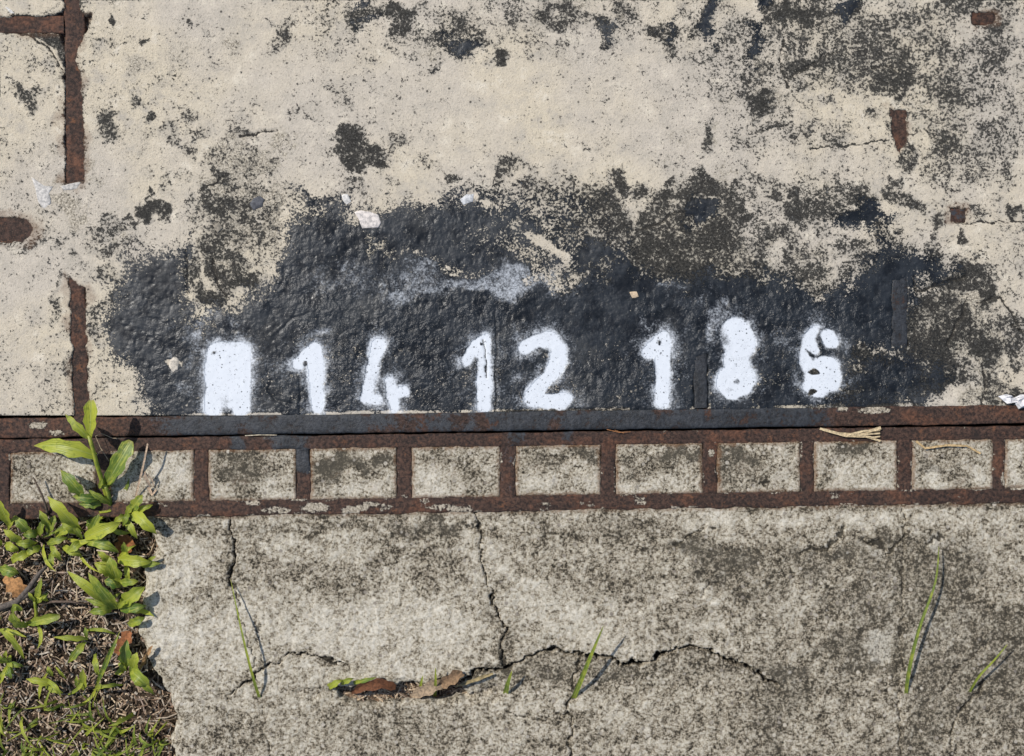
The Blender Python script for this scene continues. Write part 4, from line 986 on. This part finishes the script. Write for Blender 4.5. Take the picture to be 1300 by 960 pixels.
# single grass blades leaning over the paving
def blade(pts, w0, label, tint, w_tip=.8):
    P = [seen(*p) for p in pts]
    sp = []
    for i in range(len(P) - 1):
        p0 = P[max(i - 1, 0)]; p1 = P[i]; p2 = P[i + 1]; p3 = P[min(i + 2, len(P) - 1)]
        for k in range(6):
            t = k / 6
            sp.append(.5 * ((2 * p1) + (p2 - p0) * t + (2 * p0 - 5 * p1 + 4 * p2 - p3) * t * t + (3 * p1 - p0 - 3 * p2 + p3) * t ** 3))
    sp.append(P[-1])
    n = len(sp)
    V, F, at = ribbon(sp, [max(.6, w0 * (1 - (i / (n - 1)) ** 2 * (1 - w_tip / w0))) for i in range(n)], .5, .4, int(w0 * 10), 0, tint, rows=2)
    me = mesh_from('grass_shoot', np.array(V), F, at)
    base = sp[0].copy()
    o = link('grass_shoot', me, M_LEAF)
    tag(o, label, 'grass blade', 'grass blades leaning over the paving')
    return o
blade([(336, 905, -20), (322, 862, 14), (308, 806, 20), (293, 736, 3)], 3.8, 'thin arched grass blade touching the leftmost paving crack', .3)
blade([(722, 900, -20), (738, 862, 16), (752, 828, 32), (766, 795, 44)], 6.6, 'stout short grass blade standing before the long curved crack', .22)
blade([(1149, 905, -20), (1152, 860, 10), (1166, 800, 20), (1187, 740, 22), (1192, 694, 12)], 5.0, 'long bending grass blade beside the straight joint at right', .12)
blade([(1222, 895, -20), (1240, 862, 14), (1262, 838, 22), (1279, 818, 26)], 3.6, 'slender slanting grass blade nearest the lower right corner', .4)
blade([(640, 890, -20), (644, 870, 10), (650, 852, 20)], 7.0, 'grass blade tip just below the second crack from left', .2)
blade([(552, 886, -20), (553, 866, 10), (553, 848, 18)], 4.0, 'small upright grass tip between the two dry leaves', .5)
blade([(530, 890, -20), (534, 870, 4), (537, 858, 10)], 4.6, 'tiny grass tip right beside the brown curled leaf', .5)

# ------------------------------------------------------------------ dry leaves, straws, twig, paper scrap
def dry_leaf(b, t, wd, zb, zm, zt, col, label, fold=.5, twist=.6, bend=0.0, blunt=True):
    o = leaf(None, b, t, wd, zb, zm, zt, tint=.5, bend=bend, blunt=blunt, name='dry_leaf', mat=M_DRY, wave=.25, fold=fold, twist=twist)
    n = len(o.data.vertices)
    at = o.data.attributes.new('col', 'FLOAT_COLOR', 'POINT')
    at.data.foreach_set('color', np.tile(np.array([*col, 1], np.float32), n))
    tag(o, label, 'dry leaf', 'dry leaves fallen on the soil')
    return o
dry_leaf((6, 732), (31, 754), 24, -16, -8, -12, (.42, .22, .09), 'tan dry leaf piece under the grass at the left border', .1, .1)
dry_leaf((150, 702), (166, 682), 24, -16, -8, -4, (.25, .10, .035), 'dark orange-brown dry leaf beside the paving corner', .2, .2)
dry_leaf((148, 830), (166, 802), 17, -16, -8, -6, (.30, .12, .05), 'reddish brown dry leaf stuck between soil and paving edge', .3, .3)
dry_leaf((176, 852), (194, 820), 6, -10, 2, 8, (.36, .22, .11), 'narrow curled brown leaf leaning on the paving edge', .6, .8)
dry_leaf((446, 879), (502, 873), 14, -8, 8, 2, (.15, .062, .03), 'curled dark brown leaf with orange rim at the paving edge', .7, .9, bend=-.12)
dry_leaf((522, 884), (562, 866), 17, -6, 5, 0, (.36, .27, .18), 'broad pale beige dry leaf lying at the paving edge', .25, .2)
dry_leaf((556, 870), (588, 856), 16, -2, 8, 4, (.26, .17, .10), 'crumpled brown leaf end touching the long crack', .8, 1.2)
dry_leaf((578, 872), (626, 855), 5, 0, 4, 3, (.34, .27, .14), 'thin dry grass strand along the start of the long crack', .4, .3)

# green sheath ends at the bottom beside the brown leaf
plant((418, 890), 'small grass sprout beside the brown curled leaf at the bottom',
      [((414, 874), (434, 863), 9, -12, 8, 6, T(.7)), ((430, 868), (449, 861), 8, -10, 8, 6, T(.35)), ((446, 868), (478, 860), 6, -6, 10, 8, T(.15))], group='grass plants at the paving edge')

def straw(name, strands, label, cat='straw', col=(.62, .50, .31), group='dry straws on the iron frame'):
    pts0 = strands[0][0]
    r = empty(name, wpos(pts0[0][0], pts0[0][1], 0))
    tag(r, label, cat, group)
    for i, (pts, w0, w1) in enumerate(strands):
        P = [wpos(*p) for p in pts]
        sp = []
        for a, b in zip(P[:-1], P[1:]):
            sp += [a, a.lerp(b, .33), a.lerp(b, .66)]
        sp.append(P[-1])
        n = len(sp)
        V, F, at = ribbon(sp, [w0 + (w1 - w0) * k / (n - 1) for k in range(n)], .3, .3, i + 5, 0, .5, rows=2)
        f_ = random.uniform(.9, 1.15); c = [(*[q * f_ for q in col], 1)] * len(V)
        link('strand', mesh_from('strand', np.array(V), F, at, cattrs=dict(col=c)), M_DRY, r)
    return r
straw('frayed_straw', [([(1040, 544, 3), (1062, 550, 4), (1086, 552, 5), (1117, 543, 4)], 3.0, 4.0), ([(1044, 545, 3), (1072, 553, 5), (1098, 554, 5), (1117, 560, 3)], 3.6, 2.6), ([(1074, 552, 6), (1094, 547, 6), (1116, 546, 4)], 2.6, 2.4), ([(1080, 551, 6), (1100, 551, 6), (1116, 550, 4)], 2.4, 2.0), ([(1088, 552, 6), (1106, 555, 5), (1116, 554, 4)], 2.4, 1.8)],
      'frayed bundle of pale straw lying in the joint of the frame')
straw('bent_straw', [([(1162, 560, 3), (1173, 569, 4), (1200, 565, 5), (1226, 566, 4), (1244, 576, 3)], 2.8, 2.4)], 'single bent tan straw on a concrete block at right', col=(.58, .42, .22))
straw('dry_straw', [([(173, 630, 2), (184, 602, 16), (190, 584, 22), (195, 562, 24)], 2.8, 2.2), ([(187, 598, 16), (190, 608, 12), (193, 618, 5)], 5, 3), ([(188, 598, 16), (196, 608, 10), (197, 617, 6)], 2.4, 1.6), ([(190, 618, 5), (194, 628, 3), (199, 622, 2)], 4, 2)], 'pale dry grass stem with frayed sheath leaning on the frame', col=(.60, .45, .32))
straw('thin_fibre', [([(312, 553, 3.5), (330, 552, 4), (352, 552.3, 3.5)], 1.2, .8)], 'hair-thin pale fibre lying along the cover joint', col=(.62, .55, .42))
straw('curled_fibre', [([(141, 585, 8), (131, 568, 10), (125, 553, 11), (133, 550, 11), (146, 556, 9), (160, 556, 8)], .9, .7), ([(123, 582, 8), (129, 573, 8), (133, 571, 7)], .8, .6)], 'loose curled fibre beside the tallest grass shoot', col=(.45, .36, .25))
straw('brown_fibre', [([(770, 545, 4), (786, 549, 4), (800, 548, 4)], 1.0, .7), ([(780, 546, 4), (792, 550, 4)], .9, .6)], 'short rusty fibre on the frame rail at mid right', col=(.30, .14, .06))

tw = empty('twig', wpos(20, 760, -18))
tag(tw, 'grey forked dead twig on the soil near the left border', 'twig')
tube('branch', [seen(-40, 782, -14), seen(0, 772, -12), seen(22, 764, -8), seen(36, 748, -4), seen(50, 728, -4), seen(62, 716, -8)], [5, 4.6, 4.2, 3.6, 2.8, 1.6], M_DRY, tw, cols=(.13, .11, .095))
tube('branch', [seen(22, 764, -8), seen(40, 752, -4), seen(58, 738, -8)], [3, 2.4, 1.4], M_DRY, tw, cols=(.10, .085, .075))
tw = empty('twig', wpos(80, 765, -18))
tag(tw, 'thin straight dead twig in the middle of the soil corner', 'twig')
tube('branch', [seen(46, 768, -14), seen(66, 764, -8), seen(90, 764, -8), seen(110, 768, -12)], [1.8, 1.8, 1.6, 1.0], M_DRY, tw, cols=(.15, .11, .085))
tw = empty('twig', wpos(50, 640, -5))
tag(tw, 'dark bent twig rising against the frame near the left border', 'twig')
tube('branch', [seen(58, 672, -16), seen(60, 648, 4), seen(54, 630, 12), seen(42, 606, 14)], [2.0, 1.8, 1.4, .8], M_DRY, tw, cols=(.12, .09, .07))

def crumple(name, pts, h, label, seed):
    rnd = random.Random(seed)
    V = []; F = []
    n = len(pts)
    cx = sum(p[0] for p in pts) / n; cy = sum(p[1] for p in pts) / n
    for s, zz in ((1, .5), (.72, 1.0), (.4, .7)):
        for (x, y) in pts:
            V.append(wpos(cx + (x - cx) * s + rnd.uniform(-1, 1), cy + (y - cy) * s + rnd.uniform(-1, 1), 1.2 + h * zz * rnd.uniform(.3, 1.1)))
    V.append(wpos(cx, cy, 1.2 + h * .9))
    for r in range(2):
        for i in range(n):
            j = (i + 1) % n
            F.append([r * n + i, (r + 1) * n + i, (r + 1) * n + j, r * n + j])
    for i in range(n):
        F.append([2 * n + i, len(V) - 1, 2 * n + (i + 1) % n])
    me = mesh_from(name, np.array(V), F, smooth=False, cattrs=dict(col=[(.80, .80, .82, 1)] * len(V)))
    o = link(name, me, M_STONE)
    sol = o.modifiers.new('thickness', 'SOLIDIFY'); sol.thickness = .0004
    tag(o, label, 'paper scrap')
    return o
crumple('paper_scrap', [(1266, 503), (1276, 500), (1284, 506), (1294, 500), (1306, 501), (1308, 512), (1300, 516), (1292, 519), (1286, 512), (1276, 512)], 9, 'crumpled white paper scrap on the iron edge at the right border', 3)

# ------------------------------------------------------------------ litter and grass (too many to count)
def litter(name, n, region, zoff, lens, wids, label, palette, seed):
    rnd = random.Random(seed)
    V = []; F = []; C_ = []
    pts = []
    while len(pts) < n:
        x, y = region(rnd)
        pts.append((x, y))
    P = np.array(pts); zs = soil_z(P[:, 0], P[:, 1])
    for (x, y), z in zip(pts, zs):
        L = rnd.uniform(*lens) * rnd.choice((.6, 1, 1)); a = rnd.uniform(0, math.pi * 2); wd = rnd.uniform(*wids)
        dx, dy = math.cos(a), math.sin(a)
        z0 = z + zoff + rnd.uniform(0, 5); tl = rnd.uniform(-.35, .35) * L; bow = rnd.uniform(-.08, .14) * L; cv = rnd.uniform(-.09, .09) * L
        i0 = len(V)
        for t in (-.5, 0, .5):
            k = 1 - 4 * t * t
            px, py = x + dx * L * t - dy * cv * k, y + dy * L * t + dx * cv * k
            zz = z0 + tl * t + bow * k * .5
            V.append(wpos(px - dy * wd / 2, py + dx * wd / 2, zz)); V.append(wpos(px, py, zz + wd * .3)); V.append(wpos(px + dy * wd / 2, py - dx * wd / 2, zz))
        for r in range(2):
            for s in range(2):
                a0 = i0 + r * 3 + s
                F.append([a0, a0 + 1, a0 + 4, a0 + 3])
        c = rnd.choice(palette); f = rnd.uniform(.6, 1.2)
        C_ += [(c[0] * f, c[1] * f, c[2] * f, 1)] * 9
    me = mesh_from(name, np.array(V), np.array(F), cattrs=dict(col=C_))
    o = link(name, me, M_DRY)
    tag(o, label, kind='stuff')
    return o
PAL = [(.52, .40, .28), (.42, .30, .20), (.24, .16, .105), (.62, .52, .40), (.10, .07, .045), (.38, .29, .23), (.46, .41, .34), (.19, .125, .08), (.56, .44, .30)]
def reg_corner(r):
    return r.uniform(-200, 235), r.uniform(660, 1010)
def reg_front(r):
    return (r.uniform(425, 600), r.uniform(868, 892)) if r.random() < .12 else (r.uniform(-200, 1500), 985 + abs(r.gauss(0, 70)))
litter('soil_crumbs', 6500, reg_corner, -2, (2, 6), (1.2, 4.0), 'crumbs of bark and soil in the corner', PAL[1:], 4)
litter('soil_crumbs', 4500, reg_front, -2, (2, 6), (1.2, 4.0), 'crumbs of bark and soil along the paving edge', PAL[1:], 5)
litter('dry_litter', 4600, reg_corner, 0, (5, 28), (.5, 2.0), 'dry grass litter on the soil corner', PAL, 1)
litter('dry_litter', 4500, reg_front, 0, (6, 30), (.5, 2.1), 'dry grass litter along the paving edge', PAL, 2)

def turf(n, seed):
    rnd = random.Random(seed)
    V = []; F = []; lw = []; ll = []; ti = []
    pts = [(rnd.uniform(-250, 1550), 1000 + abs(rnd.gauss(0, 75))) if rnd.random() < .6 else ((rnd.uniform(-150, 215), rnd.uniform(895, 1000)) if rnd.random() < 1.1 else (rnd.uniform(440, 600), rnd.uniform(880, 905))) for _ in range(n)]
    keep = fbm(np.array([p[0] for p in pts]), np.array([p[1] for p in pts]), 60, 3, 401) > .42
    pts = [p for p, k in zip(pts, keep) if k]
    zs = soil_z(np.array([p[0] for p in pts]), np.array([p[1] for p in pts]))
    for (x, y), z in zip(pts, zs):
        h = rnd.uniform(12, 42); L = rnd.uniform(12, 48); a = rnd.uniform(0, 2 * math.pi); wd = rnd.uniform(2.2, 5.5); t0 = min(1, max(0, rnd.gauss(.35, .25)))
        dx, dy = math.cos(a), math.sin(a)
        i0 = len(V)
        for i in range(5):
            t = i / 4
            px, py = x + dx * L * t ** 1.4, y + dy * L * t ** 1.4
            zz = z - 2 + h * (1 - (1 - t) ** 2) - h * .35 * t ** 3
            ww = wd * (1 - t ** 2 * .9) * .5
            for u in (-1, 0, 1):
                V.append(wpos(px - dy * ww * u, py + dx * ww * u, zz + abs(u) * ww * .4)); lw.append(u); ll.append(t * .85); ti.append(t0)
        for i in range(4):
            for s in range(2):
                a0 = i0 + i * 3 + s
                F.append([a0, a0 + 1, a0 + 4, a0 + 3])
    o = link('turf', mesh_from('turf', np.array(V), np.array(F), dict(lw=lw, ll=ll, tint=ti)), M_LEAF)
    tag(o, 'short green grass growing along the front of the paving', kind='stuff')
turf(620, 3)
